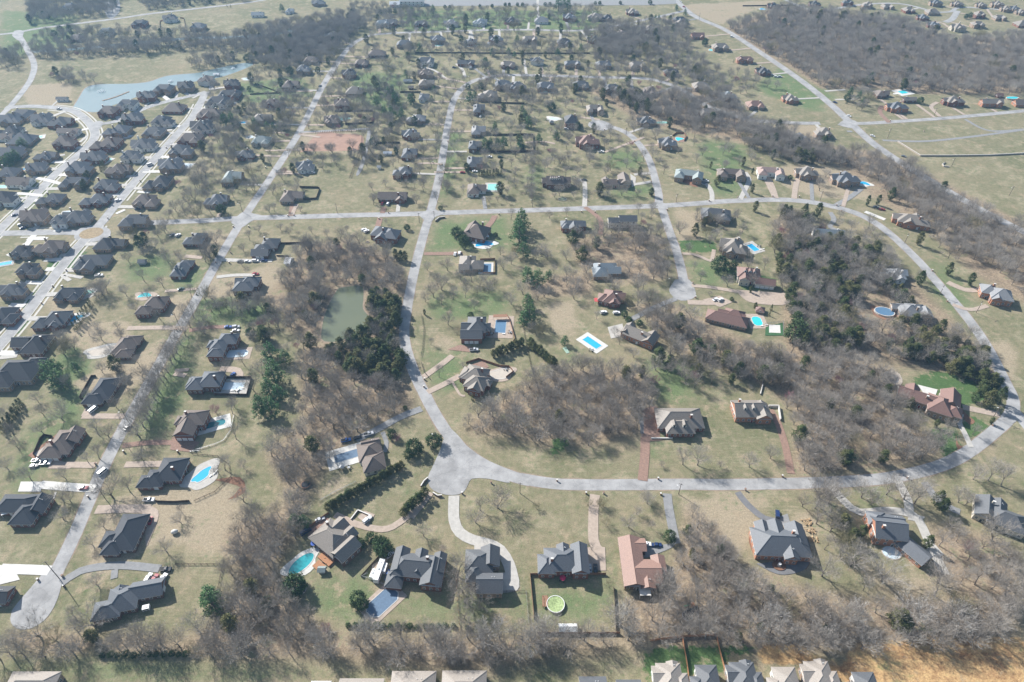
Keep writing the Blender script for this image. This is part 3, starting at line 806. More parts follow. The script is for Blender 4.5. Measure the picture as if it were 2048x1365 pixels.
# ---- the large lots nearest the camera
K(255,1193,'the long blue-grey house by the bottom-left turning circle','long blue-grey roofed brick house just right of the bottom-left turning circle',27,13,'A','slate','dbrick',rot=12,blocks=[(-8,-4,11,8,0,'h'),(-2,-.5,12,11,.3,'h'),(7.5,2.6,13,8,0,'x'),(-4,3.5,5,4,-.1,'y')],chim=0,garage=('r',2,1))
K(247,1068,'the black-roofed house with the awning','black hip roofed brick house with a pale awning along its back',14,22,'S','navy','dbrick',blocks=[(1,2,12.5,19,.2,'h'),(-5.5,-2,8,8,-.1,'h'),(-3,-6,8,8,0,'h')],chim=0)
K(45,1014,'the black-roofed house on the left edge','black roofed brick house at left edge beside the wide white concrete drive',22,16,'S','navy','brick',blocks=[(-4,3,19,10,0,'h'),(3,-3,11,12,.2,'h'),(7,2,8,9,.4,'y')],chim=0)
K(325,944,'the black-roofed house with the bright blue pool','black roofed red brick house beside the free-form bright blue pool',20,18,'S','navy','brick',blocks=[(3.5,2.5,13,14,.4,'h'),(-3,-3,9,10,0,'h'),(-6.5,-5,8,7,-.1,'h')],garage=('f',1,2))
K(120,884,'the brown-roofed house with the tan pool court','brown roofed brick house beside a fenced tan court with a covered pool',17,19,'S','brown','brick',blocks=[(1,1,12,16,.2,'h'),(-2,-5,11,9,0,'h'),(4.5,5,8,9,.5,'y')],garage=('f',1,3))
K(201,779,'the black-roofed house with the white van','long black roofed brick house with a white van parked below it',14,21,'S','navy','dbrick',blocks=[(1,2,12,17,.1,'h'),(-1.5,-6,11,8,0,'h')],garage=('f',1,2),chim=0)
K(379,848,'the brown-roofed house with three garage doors','brown roofed red brick house with three white garage doors facing front',14,19,'S','brown','brick',e=5.6,blocks=[(1.5,4,13,10,0,'h'),(-.5,-4,10,9,-.6,'y'),(-6,3,5,6,-1.4,'h')],garage=('f',1,3))
K(408,764,'the slate house with the fenced lap pool','slate roofed brick house left of the fenced rectangular lap pool',19,15,'S','slate','dbrick',blocks=[(4,2,12,12,.5,'h'),(-4,-1,9,10,0,'h'),(-7,0,5,7,-.3,'h')],e=4.6)
K(443,690,'the slate house above the lap pool','stepped slate roofed brick house left of the pale six-sided pool',15,19,'S','slate','brick',blocks=[(3,5,11,9,.6,'h'),(-1,-1,9,11,.2,'h'),(-1,-7,9,7,-.2,'h'),(-6,1,5,6,-.5,'h')],e=5)
K(249,690,'the brown house with the bean-shaped pale court','brown roofed house right of the bean-shaped drained pale pool court',15,19,'S','brown','dbrick',blocks=[(0,1,12,15,.2,'h'),(2,6,10,8,0,'h'),(2,-6,9,7,-.1,'h')],chim=0)
K(303,610,'the brown house with the teal kidney pool','brown roofed red brick house beside the teal kidney shaped pool',15,17,'S','brown','brick',blocks=[(2,3,13,12,.2,'h'),(-3,-5,9,8,0,'h')],e=4.4)
K(361,536,'the slate house on the bright green lawn','blue slate roofed house with dormers on bright green lawn',13,19,'S','slate','brick',blocks=[(0,0,10,16,.1,'h'),(1.5,7,9,7,.3,'h')],chim=0,dorm=2)
K(493,570,'the slate house with the red car','slate roofed brick house with red car parked at its upper corner',16,17,'S','slate','dbrick',blocks=[(2,3,12,10,.5,'h'),(-1,-2,13,10,.2,'h'),(-4,4,8,7,0,'x')],e=4.8)
K(529,490,'the dark house beside the four parked cars','dark slate roofed house just above a row of four parked cars',15,21,'S','dgrey','dbrick',blocks=[(3,4,12,12,.2,'h'),(-1,-3,12,10,.1,'h'),(-1,-8,12,8,-.1,'x')],garage=('f',2,2))
K(388,476,'the slate house with the covered porch','slate roofed house at the end of the lane west of the crossroads',14,16,'S','slate','dbrick',blocks=[(2,1,10,14,.1,'h'),(-3,-2,8,8,0,'h')])
K(769,466,'the slate house left of the loop road','slate roofed brown brick house with two white cars on its upper-left drive',22,16,'S','slate','brick',rot=-12,blocks=[(-3,1,13,12,.3,'h'),(6,-1,11,12,.6,'h'),(0,-6,9,6,-.2,'y')],e=4.6)
K(954,463,'the brown house with the curved blue pool','dark brown hip roofed house above the bright curved blue pool',20,19,'S','brown','brick',rot=-18,blocks=[(0,0,17,16,.3,'h'),(-5,2,9,14,0,'y')],e=4.2,pitch=.8,chim=1)
K(940,525,'the taupe house with the slate-blue pool','taupe roofed house left of a rectangular slate blue covered pool',17,18,'S','dtan','tanb',blocks=[(-2,2,11,15,.2,'h'),(4,-1,11,10,0,'h'),(-4,-4,7,6,.2,'x')])
K(950,659,'the slate house with the tan pool terrace','large slate roofed brick house left of the tan terrace with a rectangular pool',20,18,'S','dgrey','brick',blocks=[(1,3,11,15,1.4,'h'),(-2,-5,13,8,.2,'x'),(-5,2,7,9,0,'x'),(6,2,7,7,0,'h')],e=4.8,garage=('f',1,3))
K(951,756,'the turreted taupe house','taupe roofed brick house with a small round turret above the centre wood',19,19,'S','dtan','brick',rot=-20,blocks=[(-1,3,13,12,.5,'h'),(2,-3,12,11,.3,'h'),(3,-7,7,7,.4,'y'),(-6,2,7,9,0,'h'),(8,-1,4,4,-.2,'h')],e=4.6)
K(1147,450,'the slate ranch with the striped lawn','low slate roofed brick ranch right of the striped tan lawn',19,12,'G','slate','brick',chim=1)
K(1245,441,'the white two-storey house','white two-storey house with dark roof below the cross road',22,9,'S','dgrey','white',blocks=[(4,0,13,8,1.6,'x'),(-6.5,-.5,9,7,.2,'x')],e=4.6,chim=0)
K(1212,537,'the blue-grey house in the grove','blue grey hip roofed house half hidden by the bare grove',20,17,'N','blue','tanb')
K(1224,592,'the rust-brown house by the turning circle','rust brown roofed house down-left of the shaded turning circle',17,15,'V','red','brick',rot=-12)
K(1278,669,'the taupe gabled house','taupe steep gabled brick house at the end of the lane from the shaded turning circle',21,15,'S','dtan','obrick',rot=-33,e=4.4,blocks=[(-1,0,16,9,.2,'x'),(8,0,7,10,.5,'y'),(-8,1,6,9,0,'y')],pitch=.8)
K(1360,840,'the wide taupe house with two dormers','wide taupe hip roofed brick house with two dormers above the bottom road',27,17,'S','dtan','brick',blocks=[(0,2,25,14,0,'h'),(-1,-4,15,10,.1,'h')],e=4.0,dorm=0)
K(1502,821,'the pink-brick house with two dormers','pinkish brick house with taupe roof and a walled back court, two dormers',19,13,'S','dtan','obrick',blocks=[(-2,1,15,12,.3,'x'),(6,-1,8,11,.1,'y')],e=4.8,dorm=2)
K(1456,630,'the long reddish-brown roof','long reddish brown hip roofed ranch house left of the turquoise pool',30,16,'S','red','tanb',rot=-22,blocks=[(0,-2,26,10,0,'h'),(4,4,12,9,.1,'h'),(2,3,17,6,-.1,'x')],chim=0)
K(1506,551,'the cream house with the reddish roof','cream walled house with reddish brown roof and three small dormers',24,17,'S','red','cream',rot=-12,e=5.2,blocks=[(-3,1,15,12,.3,'h'),(8,-5,13,7,-1.2,'x'),(-6,-4,7,8,0,'y')],dorm=3,garage=('f',1,4))
K(1467,493,'the taupe house with the royal blue pool','taupe multi gabled house left of the small royal blue rectangular pool',19,20,'X','dtan','tanb',rot=-18,e=4.6,pitch=.75)
K(1432,428,'the taupe house under the trees','dark taupe roofed house half hidden by trees below the cross road',24,16,'A','dgrey','tanb',rot=-10)
K(1657,465,'the pale blue-grey house','pale blue grey roofed house among bushes on the inner side of the right bend',22,13,'F','blue','white',rot=-8)
K(1790,547,'the white-roofed house','small pale grey roofed white house beside the right bend of the loop road',17,13,'V','lgrey','white')
K(1824,622,'the grey house with the oval pool','grey hip roofed house right of the oval above-ground pool deck',24,17,'S','grey','tanb',rot=-10,blocks=[(-2,0,12,12,.5,'h'),(3,3,11,9,.3,'h'),(8,-1,8,8,0,'y'),(-7,4,9,5,-.3,'x')],e=4.4)
K(1991,587,'the grey house on the right edge','grey roofed brick house at the right edge outside the loop road',20,15,'S','grey','obrick',rot=-20,blocks=[(-4,3,9,10,.2,'h'),(3,-1,13,12,.6,'h'),(0,-5,6,7,.3,'y')],e=4.8)
K(1857,802,'the red-roofed house at the right bend','red-brown roofed mansion inside the right bend beside dark green lawn',30,20,'S','red','tanb',rot=-28,blocks=[(-6,1,20,9,.1,'x'),(6,-1,12,14,.6,'h'),(11,7,10,12,.3,'y'),(-9,4,7,7,.4,'y'),(13,-2,8,8,-.1,'h')],e=4.6)
K(1823,440,'the taupe house at the bend','taupe multi gabled house with a dark red car outside the right bend',26,14,'X','dtan','obrick',rot=-22,e=4.4)
K(741,911,'the brown house with the white pool court','brown hip roofed house right of the white pool court above the long hedge',13,20,'S','brown','white',rot=16,blocks=[(0,4,12,12,0,'h'),(1,-4,11,11,.2,'h'),(1,9,9,6,-.1,'x')],chim=0)
K(669,1080,'the brown-grey house with the teal oval pool','brown grey cross gabled house above the big teal oval pool',24,17,'S','dtan','dbrick',rot=-38,e=4.6,blocks=[(-2,0,17,13,0,'h'),(8,0,8,11,.4,'y'),(-4,4,7,11,.3,'y'),(3,3,6,12,.2,'y')])
K(832,1141,'the slate house beside the motorhome','large slate multi gabled brick house right of the white motorhome',26,17,'S','dgrey','brick',rot=-6,e=5.4,blocks=[(0,2,22,11,0,'h'),(-8,4,6,11,.3,'y'),(1,4,5,11,.2,'y'),(8,-1,9,12,.1,'y'),(-9,-5,7,7,-2,'h'),(10,4,5,9,.3,'y')])
K(962,1143,'the slate house with the curved drive','slate roofed house wrapped by the long curved pale drive',16,22,'S','dgrey','tanb',e=4.8,blocks=[(-1,5,12,11,.2,'h'),(4,7,8,9,.5,'y'),(-3,-1,7,8,0,'h'),(4,-6,11,9,.1,'x')],chim=0)
K(1127,1125,'the slate house with the round green pool','slate roofed brick house above the fenced lawn with the round green pool',24,15,'S','slate','brick',e=5.2,blocks=[(-1,1,15,11,.3,'h'),(-8,-1,7,9,-.2,'h'),(7.5,1,7,14,.8,'y'),(0,5,5,6,.5,'y')],pitch=.7)
K(1287,1126,'the salmon-roofed house','long salmon roofed house with a white pickup and a dark car',21,25,'S','salmon','dbrick',blocks=[(-5,1,9.5,24,.2,'y'),(1.5,-4,11,11,0,'x'),(7,-1,5.5,9,-.1,'y'),(-.5,9.5,5,6,.1,'x'),(.5,-9.5,6,5,-.2,'y')],e=4.2,pitch=.45,chim=0)
K(1561,1085,'the blue-grey house in the ring drive','wide blue grey hip roofed brick house circled by a grey drive',27,17,'S','slate','obrick',rot=-3,e=4.8,blocks=[(0,0,25,14,0,'h'),(-7,5,6,10,.3,'y'),(-1,6,7,9,.5,'y'),(8,4,8,11,.4,'y'),(3,-6,6,6,.6,'y')],dorm=0)
K(1776,1064,'the slate house with the long garage wing','slate roofed brick house with a long diagonal garage wing',24,20,'S','slate','obrick',rot=-8,e=6.0,blocks=[(0,1,14,12,.4,'x'),(-4,6,8,7,0,'h'),(3,6,10,6,-.4,'x')])
K(1828,1096,None,'separate slate roofed brick garage set diagonally beside the slate house',8,15,'R','slate','obrick',rot=32,e=3.6,blocks=[(0,0,8,14,0,'y')],cat='garage',name='garage',chim=0,garage=('r',0,3))
K(1995,1031,'the grey house in the lower right corner','grey roofed house under bare trees near the lower right edge',21,15,'S','dgrey','cream',rot=-30,e=4.4,blocks=[(-5,2,9,12,.3,'y'),(4,0,16,11,.1,'h'),(0,5,7,8,.4,'y')])
K(-4,1187,None,'red brick house corner cut off by the left edge',9,12,'R','char','brick',chim=0)
# two dormers/porch on the wide taupe house and a stack of details handled below
def row(phrase, s, roofs, walls, group, tpls='BCAUXGVN', w=(15,19), d=(13,17), far=None, rot=0, **kw):
    """houses that follow each other: 'x,y[,w,d,rot]' ; the label counts them along the row"""
    rr = random.Random(len(s)*31 + int(s[:2].strip(', ') or 3)); out = []
    for i, q in enumerate(s.split()):
        f = q.split(','); px, py = float(f[0]), float(f[1]); k = f[2] if len(f) > 2 else rr.choice(tpls)
        ro = f[3] if len(f) > 3 else rr.choice(roofs); wa = f[4] if len(f) > 4 else rr.choice(walls)
        ww = float(f[5]) if len(f) > 5 else rr.uniform(*w); dd = float(f[6]) if len(f) > 6 else rr.uniform(*d)
        ro_ = float(f[7]) if len(f) > 7 else rot + rr.uniform(-2, 2)
        lab = f'{RWORD[ro]} roofed house, {ORD[i]} {phrase}'
        h = house(px, py, ww, dd, k, ro, wa, lab, rot=ro_, group=group, far=far, **kw)
        out.append(h); 
        if i in (0, 3): LAND.append((f'the {ORD[i]} house {phrase}', px, py + 3))
    return out
G1 = 'houses of the dense estate on the left'
dk = ['dgrey','char','navy','char','brown','navy']
row('from the front, right of main kerbed street', '138,585 103,637,B,dgrey,brick,19,17 60,686,E,char,dbrick,22,17', dk, ['brick','dbrick','tanb'], G1, far=0)
row('going back, left of main kerbed street', '10,628 26,580 58,538,C,char,tanb 100,494,V,brown,tanb,20,17 45,500,C,char', dk, ['brick','white','tanb'], G1, far=1)
row('going back, right of the kerbed street roundabout', '182,523,G,dgrey,tanb 220,485,D,char,tanb,21,14 268,441,N,dgrey,tanb,20,17 292,399,C,brown,tanb 315,363,B,char,tanb 342,329,X,slate,tanb 363,301,C,dgrey 380,277,A,brown 405,252 417,226 435,203 458,187', dk, ['brick','tanb','white'], G1, w=(19,23), d=(17,21))
row('going back between the two kerbed streets, right rank', '154,432,X,dgrey,tanb,22,18 190,397,B,slate,brick,21,16 214,368,C,dgrey,brick,21,17 236,339,V,brown,tanb,19,17 264,311,C,dgrey,white,19,15 287,287,X,dgrey,white 307,262,A,dgrey,tanb 326,240 348,214,S,brown,brick,20,16', dk, ['brick','tanb','white'], G1, w=(19,23), d=(17,21))
row('going back between the two kerbed streets, left rank', '120,440,C,dgrey,white,13,13 68,432,X,brown,tanb,21,19 100,396,B,dgrey,tanb,19,15 146,362,U,dgrey,tanb,20,16 160,336,C,slate,tanb 187,312,X,dgrey,brick 212,287,B,brown,brick 234,261,B,slate,tanb 266,236,X,dgrey,brick', dk, ['brick','tanb','white'], G1, w=(19,23), d=(17,21))
row('going back along the left kerbed street, outer side', '10,395,C,char,white 38,362,F,brown,white,19,16 73,333,X,dgrey,tanb,18,16 90,310,V,dgrey,tanb,18,15 131,283,C,brown,brick 136,261,F,brown,white,20,11 120,243,V,dgrey,brick 83,236,X,dgrey,white 42,227,U,dgrey,tanb', dk, ['brick','tanb','white'], G1, w=(19,23), d=(17,21))
row('from the left along the lake shore', '217,222,A,brown,brick 255,208,U,dgrey,white 293,192,X,dgrey,brick 328,178,U,dgrey,tanb 372,172,X,char,tanb 412,160,V,brown,white,15,15 464,168,X,char,brick', dk, ['brick','tanb'], G1, e=5.2, w=(16,19), d=(14,17))
row('in the dark trees at the far left edge', '5,272,F,brown,white,20,12 44,277,S,slate,tanb 24,303,X,dgrey,tanb 15,262,B,char,white 8,345,B,dgrey,tanb 20,237,X,slate,tanb', dk, ['brick','tanb'], G1, w=(19,23), d=(17,21))
house(34,745,24,22,'U','char','tanb','huge dark grey hip roofed house at the left edge below the estate',handle='the huge dark house at the left edge',blocks=[(0,2,23,17,.2,'h'),(-5,-5,13,14,.1,'h'),(7,8,11,9,.4,'h')],e=4.4,chim=0)
G2 = 'houses along the long straight road'
row('going back, left of the long straight road', '432,398,V,slate,tanb,17,17 465,354,D,green,tanb,15,18 490,307,X,dgrey,brick 522,279,A,green,cream,17,15 525,236,D,dtan,tanb 543,204,X,brown,brick,19,13 582,169,D,brown,dbrick 608,138,C,slate,tanb 622,118,A,brown,tanb,17,14 648,93,N,dtan,tanb,19,12 663,72,X,dgrey,brick', dk, ['brick','tanb'], G2)
row('going back, right of the long straight road', '584,390,D,brown,tanb,17,16 610,330,X,slate,white,15,17 664,238,X,brown,tanb,15,17 684,206,X,brown,brick,15,16 709,180,S,dtan,tanb 698,146,X,char,brick 723,124,A,brown,brick,16,14 754,105,S,brown,dbrick,20,12', dk, ['brick','tanb'], G2)
G3 = 'houses along the loop road'
row('going back, left of the loop road middle stretch', '785,391,F,brown,brick,23,14 805,343,B,slate,brick 819,304,D,slate,brick,13,17 821,266,X,slate,brick,16,15 832,236,B,grey,tanb 848,192,D,slate,white,10,14 853,166,D,dtan,tanb 851,146,X,brown,tanb 851,122,U,dgrey,white', dk, ['brick','tanb'], G3)
row('going back, right of the loop road middle stretch', '953,376,D,brown,white,15,16 949,322,D,slate,brick,13,17 950,290,D,slate,dbrick,11,14 957,259,D,grey,tanb,13,17 958,217,D,slate,dbrick,11,17 975,190,B,dtan,tanb,20,16', dk, ['brick','tanb'], G3)
K(1112,363,'the brown house with five dormers','brown roofed brick house with five front dormers above the cross road',23,12,'R','brown','dbrick',blocks=[(-1,0,14,11,.5,'x'),(8,1,8,8,.2,'x'),(-9,1,5,7,0,'x')],e=4.6,dorm=5,pitch=.8)
K(1235,360,'the L-shaped brown house','L-shaped brown roofed house beside the small concrete loop drive',24,17,'S','brown','tanb',blocks=[(-4,-2,16,8,0,'x'),(6,2,9,15,.4,'y'),(-10,0,6,7,.2,'y')])
K(1378,350,'the pale green-grey house','pale green grey hip roofed house with front gables above the cross road',23,15,'U','green','tanb',rot=-16,e=4.8)
row('from the left above the cross road right end', '1463,347,U,brown,tanb,23,14,-6 1542,344,U,pink,white,22,14,-8 1613,345,X,dtan,tanb,18,14 1690,357,X,slate,tanb,22,16', dk, ['tanb'], G3, e=4.8)
K(1175,283,'the red-brown house on the meadow','red-brown roofed brick house on the meadow by the small turning circle',21,17,'X','red','brick',e=5.2)
K(1142,242,'the dark steep house by the turning circle','dark steep roofed brick house left of the small upper turning circle',12,15,'S','navy','brick',e=5.8,pitch=.8)
row('round the small upper turning circle and its wood', '1335,285,X,slate,tanb,16,16 1293,240,X,dgrey,tanb 1190,217,U,dtan,tanb 1418,225,U,dtan,tanb 1511,207,A,salmon,tanb,18,14 1456,190,X,blue,brick 1402,170,A,dtan,tanb 1581,195,X,dtan,obrick,15,15 1600,274,X,slate,tanb 1645,264,B,dtan,tanb 1224,176,A,dgrey,tanb', dk, ['tanb'], G3)
G4 = 'houses of the far rows'
row('from the left in far row below upper street', '808,86,A,slate 876,78,X,slate,tanb 940,82,V,slate 992,78,X,slate,brick 1060,78,U,dtan,tanb,18,14 1128,82,A,char 1190,78,X,char,brick 1243,66,V,brown,tanb 1298,58,X,dtan 1358,45,B,dtan', dk, ['brick','tanb'], G4)
row('from the left in farthest row above upper street', '765,46,U,blue,white 780,44,F,dgrey,brick 842,45,U,dgrey,brick 902,45,X,grey,white 960,43,V,blue,white 1024,40,X,char,tanb 1083,39,S,grey,white 1139,34,X,slate,brick 1190,32,V,dtan,cream 1212,34,B,char 1265,22,X,dtan', dk, ['brick','tanb'], G4)
row('from the left along the upper cross street', '932,124,F,dgrey,brick,19,11 1016,127,A,dtan,brick,17,13 1074,121,X,slate,white,15,10 1145,127,U,slate,tanb,18,12 1207,128,A,slate,tanb,18,12 1276,130,U,dtan,tanb 1343,142,A,char,brick,17,10', dk, ['brick','tanb'], G4)
row('from the left just below upper cross street', '1005,168,A,slate,tanb 1034,171,X,slate,brick 1091,172,A,slate,tanb 1162,168,A,dgrey,tanb 1297,180,B,brown,tanb', dk, ['brick','tanb'], G4)
row('going down the left side of the highway', '1396,70,F,red,obrick,15,13 1441,93,A,dtan,tanb,20,13 1490,118,A,red,obrick,20,9 1527,140,X,char,brick 1360,40', dk, ['brick','tanb'], G4)
G5 = 'houses right of the highway'
row('from the left beyond the big right-hand wood', '1548,10,X,char,brick 1630,6,X,char 1695,4,B,dgrey 1734,9,B,dtan 1776,11,U,dtan 1818,18,A,dtan 1846,33,X,slate 1866,22,S,dtan,tanb,16,12 1872,5,X,slate 1868,48,X,slate 1916,54,X,dtan,cream,17,15 1956,48,A,dtan 1959,28,B,dtan 2000,33,U,dtan 1915,6,X,dtan 1963,8,X,dtan 1995,8,X,dtan 2012,16,X,dtan,tanb,12,12 2030,15,X,dgrey,tanb,12,12 2042,22,X,dtan,tanb,12,12 2044,46,S,dtan', dk, ['brick','tanb'], G5, w=(13,17), d=(11,14))
row('from the left on the lane past the highway', '1765,185,D,brown,dbrick,14,12 1794,213,X,slate,obrick,20,13 1820,196,R,dtan,dbrick,13,9 1907,201,X,dtan,brick,20,12 1984,204,F,dtan,obrick,21,11 2046,203,R,brown,obrick', dk, ['brick','tanb'], G5)
G6 = 'far houses beyond the creek'
row('from the left beyond the creek', '152,74,A,brown,tanb 212,62,U,blue,white 279,46,U,char,brick 340,36,X,char,white 396,53,A,slate 138,12,A,slate,white 515,27,R,blue,white 579,20,D,blue,white,10,12 637,4,X,slate 566,40,R,white,white,9,7', dk, ['tanb'], G6)
G7 = 'new houses along the bottom edge'
def brow(s):
    for i, q in enumerate(s.split()):
        px, py, k, ro, wa, ww, dd = q.split(','); 
        house(float(px), float(py) + 9, float(ww), float(dd)*.9, k, ro, wa, f'{RWORD[ro]} roofed new house cut by the bottom edge, {ORD[i]} from the left', group=G7, chim=0, pitch=.5, e=5.0)
brow('62,1362,A,tan,tanb,20,12 640,1371,S,white,white,7,6 722,1366,R,tan,grey,17,10 826,1362,S,tan,grey,17,11 928,1361,S,tan,grey,17,11 1186,1362,R,dgrey,cream,10,10 1258,1367,R,dgrey,white,9,9 1341,1350,X,tan,white,13,14 1410,1354,B,dgrey,white,11,13 1490,1348,X,dgrey,tanb,13,14 1566,1356,B,tan,white,12,12 1641,1346,X,tan,tanb,13,14 1727,1364,B,dgrey,white,11,11')
# small outbuildings
def shed(px, py, w, d, roof, wall, label, rot=0, e=2.3, name='shed', cat='shed', k='x'):
    house(px, py, w, d, 'R', roof, wall, label, rot=rot, e=e, blocks=[(0,0,w,d,0,k)], chim=0, cat=cat, name=name, zc=2.5, far=2)
shed(284,522,4.5,4,'slate','grey','small slate roofed shed on bright green lawn left of the slate house')
shed(578,521,4,7,'white','white','white roofed metal shed beyond the four parked cars',-12)
shed(1521,618,5,5,'red','tanb','red-brown roofed pool house above the turquoise pool',-20,k='h')
shed(940,134,3,3,'lgrey','white','tiny pale shed behind the dormered house on upper cross street')
shed(1103,243,3.5,3.5,'slate','tanb','small hip roofed gazebo left of the dark steep house',k='h')
shed(978,86,3,3,'white','white','small white shed beside houses of the far row')
shed(824,6,34,13,'lgrey','white','long pale roofed commercial shed at the top edge',e=6)
shed(790,10,14,9,'white','white','white roofed barn at top edge left of the commercial shed',e=4)
shed(1999,190,6,5,'red','brick','small brown barn above the far right lane houses')
shed(1136,1255,7,2.6,'white','white','low white greenhouse against the bottom hedge line')
shed(775,305,7,3,'white','white','white trailer shed beside the slate house left of the loop road')
shed(758,333,2.6,2.6,'lgrey','white','tiny round-topped pale shed on the meadow')
shed(816,161,9,4,'blue','grey','blue grey outbuilding left of the loop road houses')
shed(822,174,5,4,'brown','dbrick','small brown outbuilding left of the loop road houses')
shed(643,1138,2.6,2.2,'green','grey','small grey playhouse on lawn beside the teal oval pool')
shed(1380,1222,2,2,'char','tanb','small dark roofed play tower on the lawn of the salmon-roofed house')
shed(433,148,6,2.5,'white','white','white roofed low shed in the creek wood')
pv = house(123,194,11,7,'R','dgrey','white','dark roofed lakeside pavilion standing alone left of the lake',e=3.0,name='pavilion',cat='pavilion',chim=0,far=2)

# ---- a drive from every row house to its street
rdv = random.Random(11)
for i, (h, a, b) in enumerate(HOUSES):
    g = h.get('group', '')
    if h['category'] != 'house' or not g or g in (G6, G7): continue
    hx, hy = h.location.x, h.location.y
    d, q, wd = min(((math.hypot(p[0]-hx, p[1]-hy), p, w_) for pth, w_ in ROADS for p in pth), key=lambda t: t[0])
    lim = 40 if g == G1 else 62
    if d > lim or d < 11: continue
    ux, uy = (hx-q[0])/d, (hy-q[1])/d; off = rdv.choice((-5, 5)); px_, py_ = -uy*off, ux*off
    e0 = (q[0] + ux*(wd/2 + .1) + px_, q[1] + uy*(wd/2 + .1) + py_); e1 = (hx - ux*7.5 + px_, hy - uy*7.5 + py_)
    mb = MB(); m_ = rdv.choice((M_WCONC, M_CONC, M_CONC)) if g == G1 else rdv.choice((M_CONC, M_AGG, M_DRIVE, M_AGG))
    ribbon(mb, smooth_path([e0, ((e0[0]+e1[0])/2, (e0[1]+e1[1])/2), e1], 4), 4.6 if g == G1 else 3.2, DZ0 + .03 + (i % 7)*.003, m_)
    structure(mb.build('driveway'))
# ================================================================== POOLS, PATIOS
def pooltile(name, c1, c2): return watermat(name, c1, c2, 0.06)
PW = {'blue': pooltile('blue_pool_water', (.02,.33,.62), (.05,.45,.72)), 'teal': pooltile('teal_pool_water', (.02,.28,.32), (.06,.42,.45)),
      'turq': pooltile('turquoise_pool_water', (.03,.50,.58), (.06,.6,.65)), 'mint': pooltile('mint_pool_water', (.22,.55,.50), (.32,.62,.55)),
      'pale': pooltile('pale_pool_cover', (.50,.62,.70), (.62,.72,.78)), 'slate': mat('slate_pool_cover', (.10,.16,.24), .6, .15, .8),
      'tan': mat('tan_pool_cover', (.47,.42,.36), .8, .08, .6), 'green': mat('green_pool_cover', (.30,.38,.17), .6, .45, 1.2),
      'dteal': pooltile('dark_teal_pool_water', (.01,.12,.15), (.03,.24,.28)), 'steel': mat('steel_blue_pool_cover', (.10,.19,.30), .5, .1, .8)}
def shape(kind, L, W, rot, cx, cy):
    n = 28; pts = []
    if kind == 'rect': pts = [(-L/2,-W/2),(L/2,-W/2),(L/2,W/2),(-L/2,W/2)]
    elif kind == 'oct':
        c = min(L,W)*.28; pts = [(-L/2+c,-W/2),(L/2-c,-W/2),(L/2,-W/2+c),(L/2,W/2-c),(L/2-c,W/2),(-L/2+c,W/2),(-L/2,W/2-c),(-L/2,-W/2+c)]
    else:
        for i in range(n):
            t = 2*math.pi*i/n; x, y = L/2*math.cos(t), W/2*math.sin(t)
            if kind == 'kid': y += -W*.22*math.cos(2*t); y *= (1 - .18*math.cos(t))
            if kind == 'free': k_ = 1 + .14*math.sin(3*t+.6) + .07*math.cos(5*t); x *= k_; y *= k_
            pts.append((x, y))
    c, s = math.cos(R(rot)), math.sin(R(rot))
    return [(cx + x*c - y*s, cy + x*s + y*c) for x, y in pts]
def scalep(pts, k):
    cx = sum(p[0] for p in pts)/len(pts); cy = sum(p[1] for p in pts)/len(pts)
    out = []
    for x, y in pts:
        d = math.hypot(x-cx, y-cy) or 1; out.append((x + (x-cx)/d*k, y + (y-cy)/d*k))
    return out
POOLS = 'swimming pools behind the houses'
def pool(px, py, L, W, rot, kind, water, deck, label, dk=(1.6, 'c'), handle=None, raised=0.0, dkind=None, doff=(0,0), loungers=0):
    x, y = P(px, py); pts = shape(kind, L, W, rot, 0, 0)
    if dk:
        dp = shape(dkind or ('rect' if kind in ('rect','oct') else 'free'), L + dk[0]*2, W + dk[0]*2, rot, x + doff[0], y + doff[1])
        mb = MB(); mb.prism(dp, 0.0, 0.15, deck); o = structure(mb.build('patio'))
    root = empty('swimming_pool', (x, y, 0.2), 0, label, 'pool', POOLS)
    outer = scalep(pts, .45); n = len(pts)
    if sum(pts[i][0]*pts[(i+1)%n][1]-pts[(i+1)%n][0]*pts[i][1] for i in range(n)) < 0: pts = pts[::-1]; outer = outer[::-1]
    z0 = raised; mb = MB()
    vs_ = [(a,b,z0+.06) for a,b in outer] + [(a,b,z0+.06) for a,b in pts]
    cm = M_WCONC if not raised else M_TRIM
    mb.faces(vs_, [(i,(i+1)%n,n+(i+1)%n,n+i) for i in range(n)], cm)
    mb.faces([(a,b,z0+.06) for a,b in pts]+[(a,b,z0-.06) for a,b in pts], [(i,(i+1)%n,n+(i+1)%n,n+i) for i in range(n)], cm)
    mb.faces([(a,b,-.19) for a,b in outer]+[(a,b,z0+.06) for a,b in outer], [(i,(i+1)%n,n+(i+1)%n,n+i) for i in range(n)], cm if not raised else M_TRIM)
    mb.build('coping', root)
    mb = MB(); mb.face([(a,b,z0-.01) for a,b in pts], PW[water]); mb.build('cover' if water in ('slate','tan','green','steel') else 'water', root)
    AVOID.append((x, y, max(L,W)/2 + 2.5))
    if handle: LAND.append((handle, px, py))
    PLN = label
    for i in range(loungers):
        a = R(rot) + i*.35; lx, ly = x + math.cos(a-1.2)*(W/2+dk[0]*.5+1.2+.4*i) + i*1.1 - loungers*.5, y + math.sin(a-1.2)*(W/2+dk[0]*.35)
        lounger(lx, ly, 0.2, rot + 90, label, i)
LM = {}
